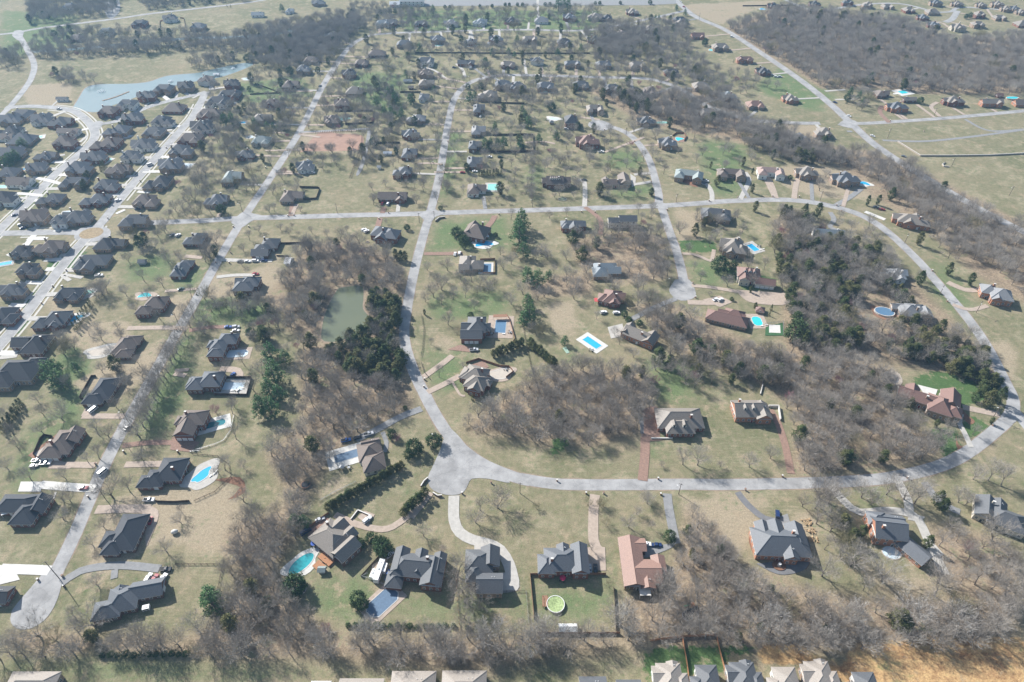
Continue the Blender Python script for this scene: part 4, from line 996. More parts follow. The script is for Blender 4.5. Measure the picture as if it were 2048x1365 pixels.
def lounger(x, y, z, rot, plabel, i):
    if not LM:
        a = MB(); a.box((0,.25,.33), (.62,1.3,.07), M_WHITE); b = MB(); b.box((0,-.62,.5), (.62,.6,.07), M_WHITE)
        a.box((-.25,.25,.16), (.05,1.1,.3), M_METAL); a.box((.25,.25,.16), (.05,1.1,.3), M_METAL); LM['s'] = a.mesh('seat'); LM['b'] = b.mesh('backrest')
    r = empty('sun_lounger', (x, y, z), R(rot), ('first', 'second', 'third')[i] + ' white lounger from the left by the ' + ' '.join(plabel.split()[:7]).rstrip(' a'), 'sun lounger', 'loungers by ' + ' '.join(plabel.split()[:6]))
    obj('seat', LM['s'], r); obj('backrest', LM['b'], r)
CC, AG, BP = M_CONC, M_AGG, M_BRICKP
WC = M_WCONC
pool(404,951,11,5.5,60,'free','blue',CC,'bright blue free-form pool right of the black-roofed brick house',(5,),'the free-form bright blue pool',loungers=3)
pool(425,850,14,4.5,22,'oct','dteal',WC,'narrow dark teal pool beside the house with three garage doors',(3,),'the narrow dark teal pool')
pool(466,773,13,6,0,'rect','pale',CC,'long rectangular pale covered pool inside a dark board fence',(3.2,),'the fenced lap pool',loungers=3)
pool(474,708,13,6.5,5,'oct','pale',AG,'pale blue six-sided pool beside the stepped slate house',(2.2,),'the pale six-sided pool')
pool(205,702,17,8,25,'free','tan',CC,'drained pale bean-shaped court left of a brown house',(2.4,),'the bean-shaped pale court')
pool(290,592,9,4.5,5,'kid','turq',AG,'teal kidney pool upper left of a brown brick house',(2.8,),'the teal kidney pool')
pool(173,588,10,6,40,'kid','mint',CC,'mint green pool with a white slide behind a brown estate house',(2.8,),'the mint green pool')
pool(146,638,12,6,25,'free','blue',WC,'blue-white free-form pool left of the row of pointed cedars',(3.2,),'the pool by the pointed cedars')
pool(98,897,12,6,62,'rect','tan',M_DECK,'tan covered pool in a dark fenced court left of a brown house',(2.5,),None)
pool(10,528,9,4,20,'rect','blue',CC,'partly covered blue pool at the left edge of the estate',(1.5,))
pool(969,489,14,6.5,5,'kid','blue',WC,'bright curved blue pool below the dark brown hip roofed house',(2.6,),'the curved bright blue pool',loungers=3)
pool(972,537,7.5,11,0,'rect','steel',WC,'slate blue rectangular covered pool right of the taupe house',(1.6,),'the slate-blue covered pool')
pool(1001,654,7,12.5,-3,'rect','steel',AG,'dark blue rectangular pool on a wide tan terrace',(5,),'the pool on the tan terrace',loungers=2)
pool(1002,748,14,8,20,'free','tan',AG,'grey covered pool right of the turreted taupe house',(2.2,),'the grey covered pool')
pool(1184,686,5,12,42,'rect','blue',WC,'royal blue rectangular pool alone on a white terrace in the meadow',(3.0,),'the lone royal blue pool')
pool(986,375,9,11,0,'rect','mint',CC,'mint green rectangular pool above the four round bare trees',(2.2,),'the mint rectangular pool')
pool(1506,496,5,9,25,'rect','blue',CC,'small royal blue rectangular pool right of the taupe gabled house',(3,),'the small royal blue pool',loungers=2)
pool(1514,643,6,9,0,'oct','turq',AG,'turquoise pool at the right end of the long reddish roof',(3,),'the turquoise pool',loungers=2)
pool(1768,626,12,9,-15,'ell','steel',M_DECK,'oval above-ground pool with a steel blue cover on a timber deck',(2.6,),'the oval pool on a deck',raised=1.0)
pool(1728,368,10,5,-25,'kid','blue',WC,'blue kidney pool right of the slate house by the big wood',(2.2,),'the blue kidney pool by the wood')
pool(1359,279,8,6,30,'kid','turq',BP,'small turquoise pool within a round fence by the small upper circle',(3,),'the small turquoise pool')
pool(1324,246,14,5,5,'ell','mint',AG,'pale turquoise oval pool in the wood near the upper circle',(1.6,),'the pale oval pool in the wood')
pool(1107,238,10,5,-15,'free','pale',WC,'pale blue pool left of the dark steep house',(3,))
pool(1425,101,8,5,-15,'rect','turq',AG,'turquoise pool beside the taupe house left of the highway',(1.4,),'the turquoise pool by the highway')
pool(1204,87,9,5,0,'rect','blue',CC,'bright blue pool of the dark house in the far rows',(1.2,))
pool(941,92,15,5,0,'kid','turq',WC,'turquoise kidney pool in the middle of the far row',(1.8,),'the far turquoise kidney pool')
pool(875,92,10,4,0,'kid','mint',CC,'mint pool of the second house in the far row',(1.4,))
pool(1092,184,14,4.5,0,'rect','mint',WC,'pale mint covered pool just below the upper cross street',(1.4,))
pool(1525,19,8,6,0,'kid','blue',CC,'blue pool beyond the highway at the top of the wood',(1.5,))
pool(1806,185,9,7,20,'rect','turq',WC,'turquoise pool on a white terrace beyond the highway',(4.5,),'the pool beyond the highway')
pool(2024,198,13,6,3,'ell','turq',M_DECK,'oval above-ground pool with turquoise water near the right edge',(1.0,),None,raised=1.0)
pool(465,208,7,6,40,'kid','blue',AG,'small blue pool behind the estate near the long straight road',(1.6,))
pool(482,246,9,4,10,'rect','blue',WC,'light blue pool among pines left of the long straight road',(1.4,))
pool(688,238,11,8,0,'free','mint',CC,'milky green pool right of the long straight road',(1.2,),'the milky green pool')
pool(500,275,7,5,0,'kid','pale',CC,'pale pool left of the greenish grey hip roofed house',(1.2,))
pool(214,322,5,9,-20,'rect','mint',WC,'mint and white pool between the two kerbed estate streets',(1.4,))
pool(254,274,8,6,20,'kid','pale',CC,'pale lilac court between the kerbed streets near the lake',(1.2,))
pool(373,332,9,7,-5,'rect','pale',WC,'white covered pool court on the right side of the estate',(1.6,))
pool(76,275,8,4,20,'rect','mint',WC,'mint and white pool behind the outer estate houses',(2.4,))
pool(44,340,6,4,30,'kid','blue',AG,'blue pool behind the outer row of estate houses',(2.2,))
pool(5,374,8,4,0,'rect','mint',CC,'mint pool at the very left edge of the estate',(1.2,))
pool(495,158,10,7,20,'free','pale',CC,'white terrace pool by the last lakeside house',(1.8,))
pool(35,505,10,5,60,'rect','pale',WC,'white covered pool court below the estate side street',(1.5,))
pool(135,425,7,3,10,'rect','pale',CC,'tiny pale pool between houses of the estate',(1.2,))
pool(695,912,14,5.5,22,'rect','slate',WC,'long grey covered pool on a bright white court above the hedge',(4,),'the white pool court')
pool(603,1128,13.5,6.5,50,'ell','teal',WC,'big teal oval pool below the brown-grey house',(2.6,),'the big teal oval pool')
pool(765,1205,15,8,48,'oct','slate',AG,'eight-sided slate blue covered pool below the motorhome',(2.0,),'the eight-sided slate pool')
# round above-ground pool with its little deck
xr, yr = P(1111,1211); root = empty('swimming_pool', (xr, yr, 0), 0, 'round above-ground pool with algae-green cover on the fenced lawn', 'pool', POOLS)
LAND.append(('the round green pool', 1111, 1211)); AVOID.append((xr, yr, 8))
mb = MB(); circ = [(math.cos(t*math.pi/16), math.sin(t*math.pi/16)) for t in range(32)]
mb.faces([(a*4, b*4, 0) for a, b in circ]+[(a*4, b*4, 1.3) for a, b in circ], [(i,(i+1)%32,32+(i+1)%32,32+i) for i in range(32)], M_TRIM)
mb.faces([(a*4.05, b*4.05, 1.31) for a, b in circ]+[(a*3.8, b*3.8, 1.31) for a, b in circ], [(i,(i+1)%32,32+(i+1)%32,32+i) for i in range(32)], M_WHITE); mb.build('pool_wall', root)
mb = MB(); mb.faces([(0,0,.75)]+[(a*3.85, b*3.85, 1.2) for a, b in circ], [(0,1+i,1+(i+1)%32) for i in range(32)], PW['green']); mb.build('cover', root)
mb = MB(); mb.box((-4.6,1.4,1.1), (2.6,5.2,.15), M_DECK)
for a, b in ((-5.7,-1),(-5.7,3.8),(-3.6,3.8)): mb.box((a,b,.85), (.15,.15,1.7), M_DECK)
mb.box((-5.75,1.4,1.9), (.1,5,.08), M_DECK); mb.build('deck', root)
# fountains
for px, py, s_, lab in ((203,184,4.5,'white fountain spray in the middle of the large pale lake'), (341,164,3,'smaller white fountain spray in the lake behind the third lakeside house'), (467,138,3,'white fountain spray in the narrow right arm of the lake')):
    x, y = P(px, py); mb = MB(); rf_ = random.Random(px); M_SPRAY = mat('water_spray', (.85,.88,.9), .3, .05)
    for i in range(90):
        a = rf_.uniform(0, 6.28); v = rf_.uniform(.2, 1); rr_ = s_*v; h = s_*.55*(1-(v-.35)**2*1.6)
        if h < .1: h = .1
        mb.box((rr_*math.cos(a), rr_*math.sin(a), h*rf_.uniform(.1,1)), (.28,.28,.28), M_SPRAY, rot=a)
    tag(mb.build('fountain', None, (x, y, .05)), lab, 'fountain', 'fountains in the lake')
# wooden bridge-like strip on the lake
mb = MB(); ribbon(mb, smooth_path([P(*p) for p in pts_of('205,202 230,195 258,184')], 3), 2.2, .35, M_BANK, thick=.35); structure(mb.build('reed_bar'))
# ================================================================== FENCES, HEDGE-LIKE WALLS
def fence(s, h, m, label, kind='board', closed=False, handle=None, gap=2.6):
    pts = [P(*p) for p in pts_of(s)]
    if closed: pts.append(pts[0])
    cx = sum(p[0] for p in pts)/len(pts); cy = sum(p[1] for p in pts)/len(pts)
    root = empty('fence' if kind != 'wall' else 'garden_wall', (cx, cy, 0), 0, label, 'fence' if kind != 'wall' else 'wall')
    posts = []
    for a, b in zip(pts[:-1], pts[1:]):
        L = math.dist(a, b); ang = math.atan2(b[1]-a[1], b[0]-a[0]); mx, my = (a[0]+b[0])/2-cx, (a[1]+b[1])/2-cy; mb = MB()
        if kind == 'board':
            n = max(1, int(L/2.4))
            for i in range(n):
                t = (i+.5)/n; X = a[0]+(b[0]-a[0])*t-cx; Y = a[1]+(b[1]-a[1])*t-cy
                mb.box((X, Y, h/2 + .03*(i % 2)), (L/n-.03, .06, h), m, ang)
            mb.box((mx, my, h*.8), (L, .14, .1), m, ang)
        elif kind == 'wall': mb.box((mx, my, h/2), (L, .45, h), m, ang); mb.box((mx, my, h+.04), (L+.1, .55, .08), M_TRIM, ang)
        else:
            for z in (h*.35, h*.65, h*.95): mb.box((mx, my, z), (L, .05, .1), m, ang)
        mb.build('fence_panel' if kind == 'board' else 'wall_panel' if kind == 'wall' else 'rails', root)
        if kind == 'rail':
            n = max(1, int(L/gap))
            for i in range(n): posts.append((a[0]+(b[0]-a[0])*i/n-cx, a[1]+(b[1]-a[1])*i/n-cy))
    if kind == 'rail':
        pm = MB(); pm.box((0,0,h/2+.05), (.14,.14,h+.1), m); me = pm.mesh('post')
        for q in posts[:100]: obj('post', me, root, (q[0], q[1], 0))
    if handle: LAND.append((handle, sum(p[0] for p in pts_of(s))/len(pts_of(s)), sum(p[1] for p in pts_of(s))/len(pts_of(s))))
    return root
fence('455,757 504,757 494,792 428,791', 1.8, M_WOOD, 'dark board fence round the rectangular pale covered pool')
fence('106,875 90,872 82,880 68,912 76,918 106,916', 1.8, M_WOOD, 'dark board fence round the tan pool court')
fence('193,754 184,755 160,798 168,800', 1.8, M_WOOD, 'dark board fence behind the long black roofed house')
fence('600,376 636,377 640,379 633,399 602,401', 1.8, M_WOOD, 'dark board fence enclosure right of the brown house by the crossroads')
fence('552,489 624,487 616,510', 1.6, M_WOOD, 'dark board fence behind the house with four parked cars')
fence('553,513 578,514', 1.2, M_WOOD, 'short fence left of the white metal shed')
fence('985,272 1050,271 1066,272 1067,305 960,306', 2.0, M_WOOD, 'long board fence enclosing the pines beside the loop road')
fence('1082,1150 1060,1151 1067,1225 1068,1240', 1.8, M_DECK, 'brown board fence along the left of the round pool lawn')
fence('1174,1150 1212,1150', 1.8, M_DECK, 'short brown board fence beside the brick paved parking court')
fence('1075,1268 1100,1268 1240,1268', 1.8, M_DECK, 'long brown board fence along the bottom of the round pool lawn')
fence('1227,1175 1229,1200 1232,1262', 1.5, M_WOOD, 'dark fence line left of the salmon-roofed house yard')
fence('1300,1283 1364,1275 1432,1272 1438,1300 1455,1365', 1.8, M_OWOOD, 'new orange cedar fence round the right bottom lawn')
fence('1364,1276 1372,1320 1378,1365', 1.8, M_OWOOD, 'new orange cedar fence between the two dark green bottom lawns')
fence('1390,1150 1394,1215 1400,1265', 1.2, M_METAL, 'thin metal fence right of the salmon-roofed house', 'rail')
fence('312,1005 350,1006 380,1004', 1.6, M_WOOD, 'dark board fence below the free-form pool garden')
fence('385,909 436,914 458,930 462,955 430,985 388,1004', 1.1, M_WOOD, 'low rail fence curving round the free-form pool garden', 'rail')
fence('352,1130 440,1130 446,1132 432,1200 410,1270', 1.2, M_WOOD, 'dark rail fence round the yard of the lone big pine', 'rail')
fence('400,903 380,905 430,890 448,882 462,862 468,832', 1.1, M_METAL, 'thin metal fence curving round the dark teal pool', 'rail')
fence('843,632 848,660 845,700 842,715', 1.2, M_BLACK, 'dark picket fence along the loop road above the lane gate', 'rail')
fence('843,727 848,745 862,762', 1.2, M_BLACK, 'dark picket fence along the loop road below the lane gate', 'rail')
fence('932,728 957,720 1000,734 1018,735 1027,745 1012,757', 1.7, M_DECK, 'brown fence behind the turreted taupe house pool')
fence('1012,630 1018,638 1030,680 1026,685', 1.5, M_DECK, 'brown fence along the right side of the tan terrace')
fence('1040,612 1050,680 1062,735 1080,790', 1.1, M_WOOD, 'thin rail fence between the tan terrace and the meadow', 'rail')
fence('960,521 990,520 990,548 965,548', 1.6, M_DECK, 'brown fence round the slate blue covered pool')
fence('668,905 676,940 680,945', 1.2, M_WOOD, 'short rail fence left of the white pool court', 'rail')
fence('712,965 672,984 640,1002', 1.1, M_METAL, 'thin fence along the sand track above the long hedge', 'rail')
fence('735,1148 724,1155 748,1160 770,1172', 1.4, M_METAL, 'metal fence round the motorhome court', 'rail')
fence('722,1155 758,1115', 1.5, M_WOOD, 'dark fence left of the motorhome')
fence('600,1070 640,1040 658,1028', 1.6, M_DECK, 'brown wall behind the vehicles of the brown-grey house')
fence('702,1040 716,1022 744,1034 738,1045', .9, M_BRICKP, 'low brick wall round the upper parking bay', 'wall')
fence('912,1150 914,1190 920,1262', 1.2, M_OWOOD, 'thin orange fence line left of the bare yard trees', 'rail')
fence('1052,1184 1058,1250', 1.2, M_METAL, 'thin pale fence line right of the curved drive yard', 'rail')
fence('965,1185 1050,1184', 1.2, M_WOOD, 'low dark fence below the curved drive parking court', 'rail')
fence('1525,770 1520,790', 1, M_STONE, 'short pale retaining wall beside the pink-brick house', 'wall')
fence('1536,815 1556,815 1560,842', 1.8, M_TRIM, 'pale retaining wall of the pink-brick house back court', 'wall')
fence('1302,878 1345,878', .8, M_TRIM, 'low pale wall below the wide taupe house court', 'wall')
fence('1286,822 1276,830 1284,875', 1.2, M_METAL, 'pale chain fence left of the brick paved court', 'rail')
fence('1530,650 1566,646 1566,672', 1.8, M_METAL, 'metal fence round the small green sports court', 'rail')
fence('1345,273 1352,268 1368,268 1373,275 1368,283', 1.6, M_DECK, 'brown fence half round the small turquoise pool')
fence('1795,285 1840,313 1900,313 1980,312 2060,308', 1.3, M_STONE, 'long pale stone field wall across the right meadow', 'wall', handle='the long stone field wall')
fence('1885,330 1890,326 1884,330 1887,334 1898,335', 1.0, M_STONE, 'small curved stone entrance wall in the right meadow', 'wall')
fence('670,224 745,223', 1.8, M_WOOD, 'straight dark fence above the milky green pool')
fence('690,250 745,247 748,225', 1.8, M_WOOD, 'dark fence below the milky green pool')
fence('725,327 722,300 724,268', 1.4, M_WOOD, 'dark rail fence along the farm track', 'rail')
fence('500,190 560,187 510,168', 1.4, M_WOOD, 'dark fence behind the last lakeside houses')
fence('740,288 800,287', 1.8, M_WOOD, 'dark fence beside the white trailer shed')
fence('800,186 842,186', 1.8, M_WOOD, 'dark fence left of the two-storey pale house on the loop')
fence('830,107 920,107 1010,108 1180,108', 1.5, M_WOOD, 'long dark fence behind the far row yards')
fence('990,207 1048,209', 1.8, M_WOOD, 'dark fence above the meadow right of the loop road')
fence('320,62 320,44 330,41', 1.5, M_DECK, 'brown fence left of the black and white far house')
fence('360,37 368,38 371,55', 1.5, M_DECK, 'brown fence right of the black and white far house')
fence('1485,13 1590,12', 1.5, M_WOOD, 'long dark fence at the top right of the highway')
for s_, lab in (('871,444 878,438 890,436','curved brick entrance wall at the corner of the cross road'),('842,975 848,965 856,958','brick gate wall left of the paved turning circle'),('866,988 876,994 884,993','brick gate wall below the paved turning circle')):
    fence(s_, 1.4, M_BRICKP, lab, 'wall')
# row of slanting timber frames beside the farm track
mbf = MB()
for a, b in ((-1.3,-.5),(1.3,.5)): mbf.tube((a,0,0), (0,0,1.5), .12, .1, M_WOOD, 5)
mbf.tube((-1.4,0,1.45), (1.4,0,1.5), .1, .1, M_WOOD, 5); fm = mbf.mesh('trestle')
k = 0
for i in range(21):
    px, py = 632 + (722-632)*i/20, 266.5 - 4*i/20; x, y = P(px, py)
    tag(obj('fence_trestle', fm, None, (x, y, 0), R(80)), f'dark timber post frame, {ORD[i]} from left in row above the riding ground', 'post', 'timber frames above the riding ground')
for i in range(24):
    t = i/23; px, py = 725 - t*24, 290 + t*67; x, y = P(px, py)
    tag(obj('fence_trestle', fm, None, (x, y, 0), R(12)), f'dark timber post frame, {ORD[i]} going down beside the farm track', 'post', 'timber frames down the farm track')
# ================================================================== POLES AND MAILBOXES
def pole(px, py, h, label, lamp=True, arm=True):
    x, y = P(px, py); root = empty('utility_pole', (x, y, 0), R((px*13) % 60 - 30), label, 'utility pole', 'wooden utility poles along the roads')
    mb = MB(); mb.tube((0,0,0), (0,0,h), .2, .14, M_POLE, 7); mb.build('pole', root)
    if arm: mb = MB(); mb.box((0,0,h-.7), (2.4,.14,.16), M_POLE); [mb.tube((q,0,h-.6), (q,0,h-.35), .07, .05, M_TRIM, 5) for q in (-1.1,-.4,.4,1.1)]; mb.build('crossarm', root)
    if lamp: mb = MB(); mb.tube((0,0,h-1.8), (-1.3,-.8,h-1.3), .05, .05, M_METAL, 5); mb.box((-1.5,-.9,h-1.3), (.75,.35,.18), M_WHITE); mb.build('street_lamp', root)
    LAND.append(('the utility pole ' + label.split('pole ', 1)[1], px, py)) if len(label.split()) < 10 else None
for a in ((119,1158,15,'tall pole above the bottom-left turning circle'),(359,653,12,'wooden pole left of the long straight road by the tan lane'),(257,845,11,'wooden pole beside the dark car on the long straight road'),
          (485,424,9,'wooden pole at the upper-left corner of the crossroads'),(675,427,9,'wooden pole above the cross road before the loop junction'),(1065,415,9,'wooden pole above the cross road by the bare hedge'),
          (874,105,9,'wooden pole beside the loop road top bend'),(797,703,10,'wooden pole left of the loop road by the cedar wood'),(873,886,9,'wooden pole at top of the paved turning circle'),(1040,987,9,'wooden pole below the bottom road near its left end'),
          (1357,989,9,'wooden pole below the bottom road at the grey lane'),(1878,592,9,'wooden pole left of the right bend near the oval pool'),(1952,626,10,'wooden pole right of the right bend near the oval pool'),(1986,835,10,'wooden pole at the gate of the red-roofed house'),
          (1809,487,9,'wooden pole right of the bend below the dark red car'),(1640,402,9,'wooden pole above the cross road near the taupe houses'),(1498,392,9,'wooden pole between drives above the cross road'),(1340,572,8,'wooden pole left of the shaded road'),
          (839,446,9,'wooden pole at the lower-left corner of the loop junction'),(869,440,8,'wooden pole at the lower-right corner of the loop junction'),(1775,277,10,'wooden pole in the field right of the highway'),(2018,392,9,'wooden pole in the far right meadow'),
          (1903,333,8,'wooden pole beside the small curved stone wall'),(872,282,8,'wooden pole left of the loop road middle'),(887,208,9,'wooden pole left of the loop road top'),(1252,271,8,'wooden pole right of the curved upper lane'),(212,1000,9,'leaning pole by the long straight road near its big tree'),
          (1352,405,8,'wooden pole beside the cross road at the green-grey house'),(1868,232,8,'wooden pole beside the far right lane'),(1398,40,9,'wooden pole right of the highway near the top'),(1460,60,9,'wooden pole right of the highway at the big wood'),(940,165,8,'wooden pole in the top bend of the loop')):
    pole(*a, lamp=a[0] not in (1040,212,839,869,675), arm=a[0] != 359)
MBX = {}
for i in range(2):
    b = MB(); b.box((0,0,.75), (.7,.7,1.5), (M_BRICKP, M_STONE)[i]); b.box((0,0,1.55), (.85,.85,.1), (M_TRIM, M_BRICKP)[i]); MBX['p', i] = b.mesh('pillar')
bb = MB(); bb.box((0,-.25,1.15), (.28,.5,.26), M_BLACK); MBX['b'] = bb.mesh('letterbox')
MB_S = '77,1161,0;126,1154,1;129,1174,0;177,995,0;192,930,1;248,905,0;356,905,0;354,662,1;393,590,0;432,526,0;459,527,0;462,507,1;498,455,0;467,455,0;532,337,0;576,433,0;588,432,0;758,439,0;777,427,1;874,286,0;896,285,1;890,341,0;866,327,0;998,430,0;1163,425,0;1190,426,0;1175,402,1;1302,366,1;1418,403,0;1475,396,1;1545,394,0;1598,395,0;1673,412,0;1682,424,1;1334,421,0;1385,568,1;1391,596,0;849,760,0;848,775,0;982,967,1;1114,963,0;1316,959,0;1321,990,0;1490,981,1;1564,954,0;1172,988,0;1207,988,1;924,988,0;1814,957,0;1864,543,0;1894,604,0;1985,852,0;1269,284,0;1253,287,1;1209,261,0;133,542,0;106,574,0;84,608,0;216,438,0;281,364,1;333,297,0;926,187,0;921,205,0;865,62,1;1001,60,0;1780,243,0;1847,264,1'
AREA = lambda px, py: ('by the paved bottom turning circle' if py > 940 and px < 1000 and px > 700 else 'along the bottom road' if py > 900 and px > 980 else 'along the right bend' if px > 1640 and py > 420 else 'along the cross road' if 395 < py < 460 and px > 460 else
        'by the long straight road' if px < 600 and px > 150 and py > 300 else 'along the estate street' if px < 300 else 'by the shaded side road' if px > 1300 and 460 < py < 620 else 'beside the loop road' if px < 960 else 'near the upper side roads')
cnt = {}
for q in MB_S.split(';'):
    px, py, k = q.split(','); px, py, k = float(px), float(py), int(k); x, y = P(px, py); A = AREA(px, py)
    land = min(LAND, key=lambda l: math.hypot(l[1]-px, (l[2]-py)*1.3))[0]
    key = (k, land); cnt[key] = cnt.get(key, 0) + 1
    r = empty('mailbox', (x, y, 0), R((px*7) % 40), f'{("brick","stone")[k]} mailbox pillar {("", "second ", "third ", "fourth ")[cnt[key]-1]}nearest {land}', 'mailbox', 'mailbox pillars by the roads')
    obj('pillar', MBX['p', k], r); obj('letterbox', MBX['b'], r)
# ================================================================== VEHICLES
def car_protos():
    out = {}
    for kind, L, W, H in (('car',4.7,1.85,1.45),('suv',4.9,1.95,1.75),('pickup',5.6,2.0,1.85),('van',5.4,2.0,2.2)):
        paint = mat('car_paint', (.5,.5,.5), .25, .02, 1, spec=.6)
        def prof(pts, w, mb, m, inset=0):     # side profile extruded across the width
            n = len(pts); vs_ = [(x, -w/2, z) for x, z in pts] + [(x, w/2, z) for x, z in pts]
            mb.faces(vs_, [tuple(range(n)), tuple(range(2*n-1, n-1, -1))] + [(i, n+i, n+(i+1)%n, (i+1)%n) for i in range(n)], m)
        h = L/2; b = MB()
        if kind == 'car': lower = [(-h,.35),(h,.35),(h,.7),(h*.9,.85),(h*.42,.95),(-h*.7,.98),(-h*.97,.9),(-h,.6)]; cab = [(-h*.68,.95),(h*.4,.93),(h*.1,H),(-h*.42,H)]
        elif kind == 'suv': lower = [(-h,.4),(h,.4),(h,.85),(h*.92,1.0),(h*.45,1.08),(-h*.97,1.1),(-h,.7)]; cab = [(-h*.95,1.05),(h*.45,1.05),(h*.2,H),(-h*.88,H)]
        elif kind == 'pickup': lower = [(-h,.45),(h,.45),(h,.95),(h*.93,1.1),(h*.5,1.15),(h*.48,1.12),(-h,1.12)]; cab = [(-h*.12,1.1),(h*.48,1.12),(h*.28,H),(-h*.06,H)]
        else: lower = [(-h,.4),(h,.4),(h,.85),(h*.85,1.15),(-h,1.2)]; cab = [(-h*.99,1.15),(h*.86,1.12),(h*.6,H),(-h*.95,H)]
        prof(lower, W, b, paint)
        if kind == 'pickup':
            b.box((-h*.55,0,1.13), (L*.4,W-.3,.02), M_BLACK)
        out[kind, 'body'] = b.mesh('body')
        g = MB(); prof(cab, W*.86, g, M_GLASS); out[kind, 'windows'] = g.mesh('windows')
        r = MB(); x0_, x1_ = cab[3][0], cab[2][0]; r.box(((x0_+x1_)/2, 0, H+.02), (x1_-x0_+.1, W*.84, .07), paint); out[kind, 'roof'] = r.mesh('roof')
        wb = MB(); wb.tube((0,-.12,0),(0,.12,0), .34, .34, M_BLACK, 12); wb.tube((0,-.13,0),(0,.13,0), .18, .18, M_METAL, 8); out[kind, 'wheel'] = wb.mesh('wheel')
        out[kind, 'dim'] = (L, W)
    return out
CP = car_protos(); CPAINT = {'white': (.8,.8,.8), 'black': (.02,.02,.025), 'silver': (.5,.52,.55), 'red': (.30,.03,.045), 'blue': (.05,.12,.35), 'dblue': (.02,.04,.12), 'grey': (.17,.18,.19), 'green': (.05,.1,.08)}
def car(px, py, kind, color, rot, label, name=None):
    x, y = P(px, py, .7); word = {'car': 'car', 'suv': 'car', 'pickup': 'pickup_truck', 'van': 'van'}[kind]
    r = empty(name or word, (x, y, RZ[0] if False else .12), R(rot), label, word.replace('_', ' '), 'parked and moving vehicles')
    pm = mat('paint_' + color, CPAINT[color], .25, .03, 1, spec=.6)
    for part in ('body', 'windows', 'roof'):
        o = obj(part, CP[kind, part], r)
        if part != 'windows': o.material_slots[0].link = 'OBJECT'; o.material_slots[0].material = pm
    L, W = CP[kind, 'dim']
    if py > 250:
        for a in (-1, 1):
            for b in (-1, 1): obj('wheel', CP[kind, 'wheel'], r, (a*L*.31, b*(W/2-.12), .34))
    AVOID.append((x, y, 3.2))
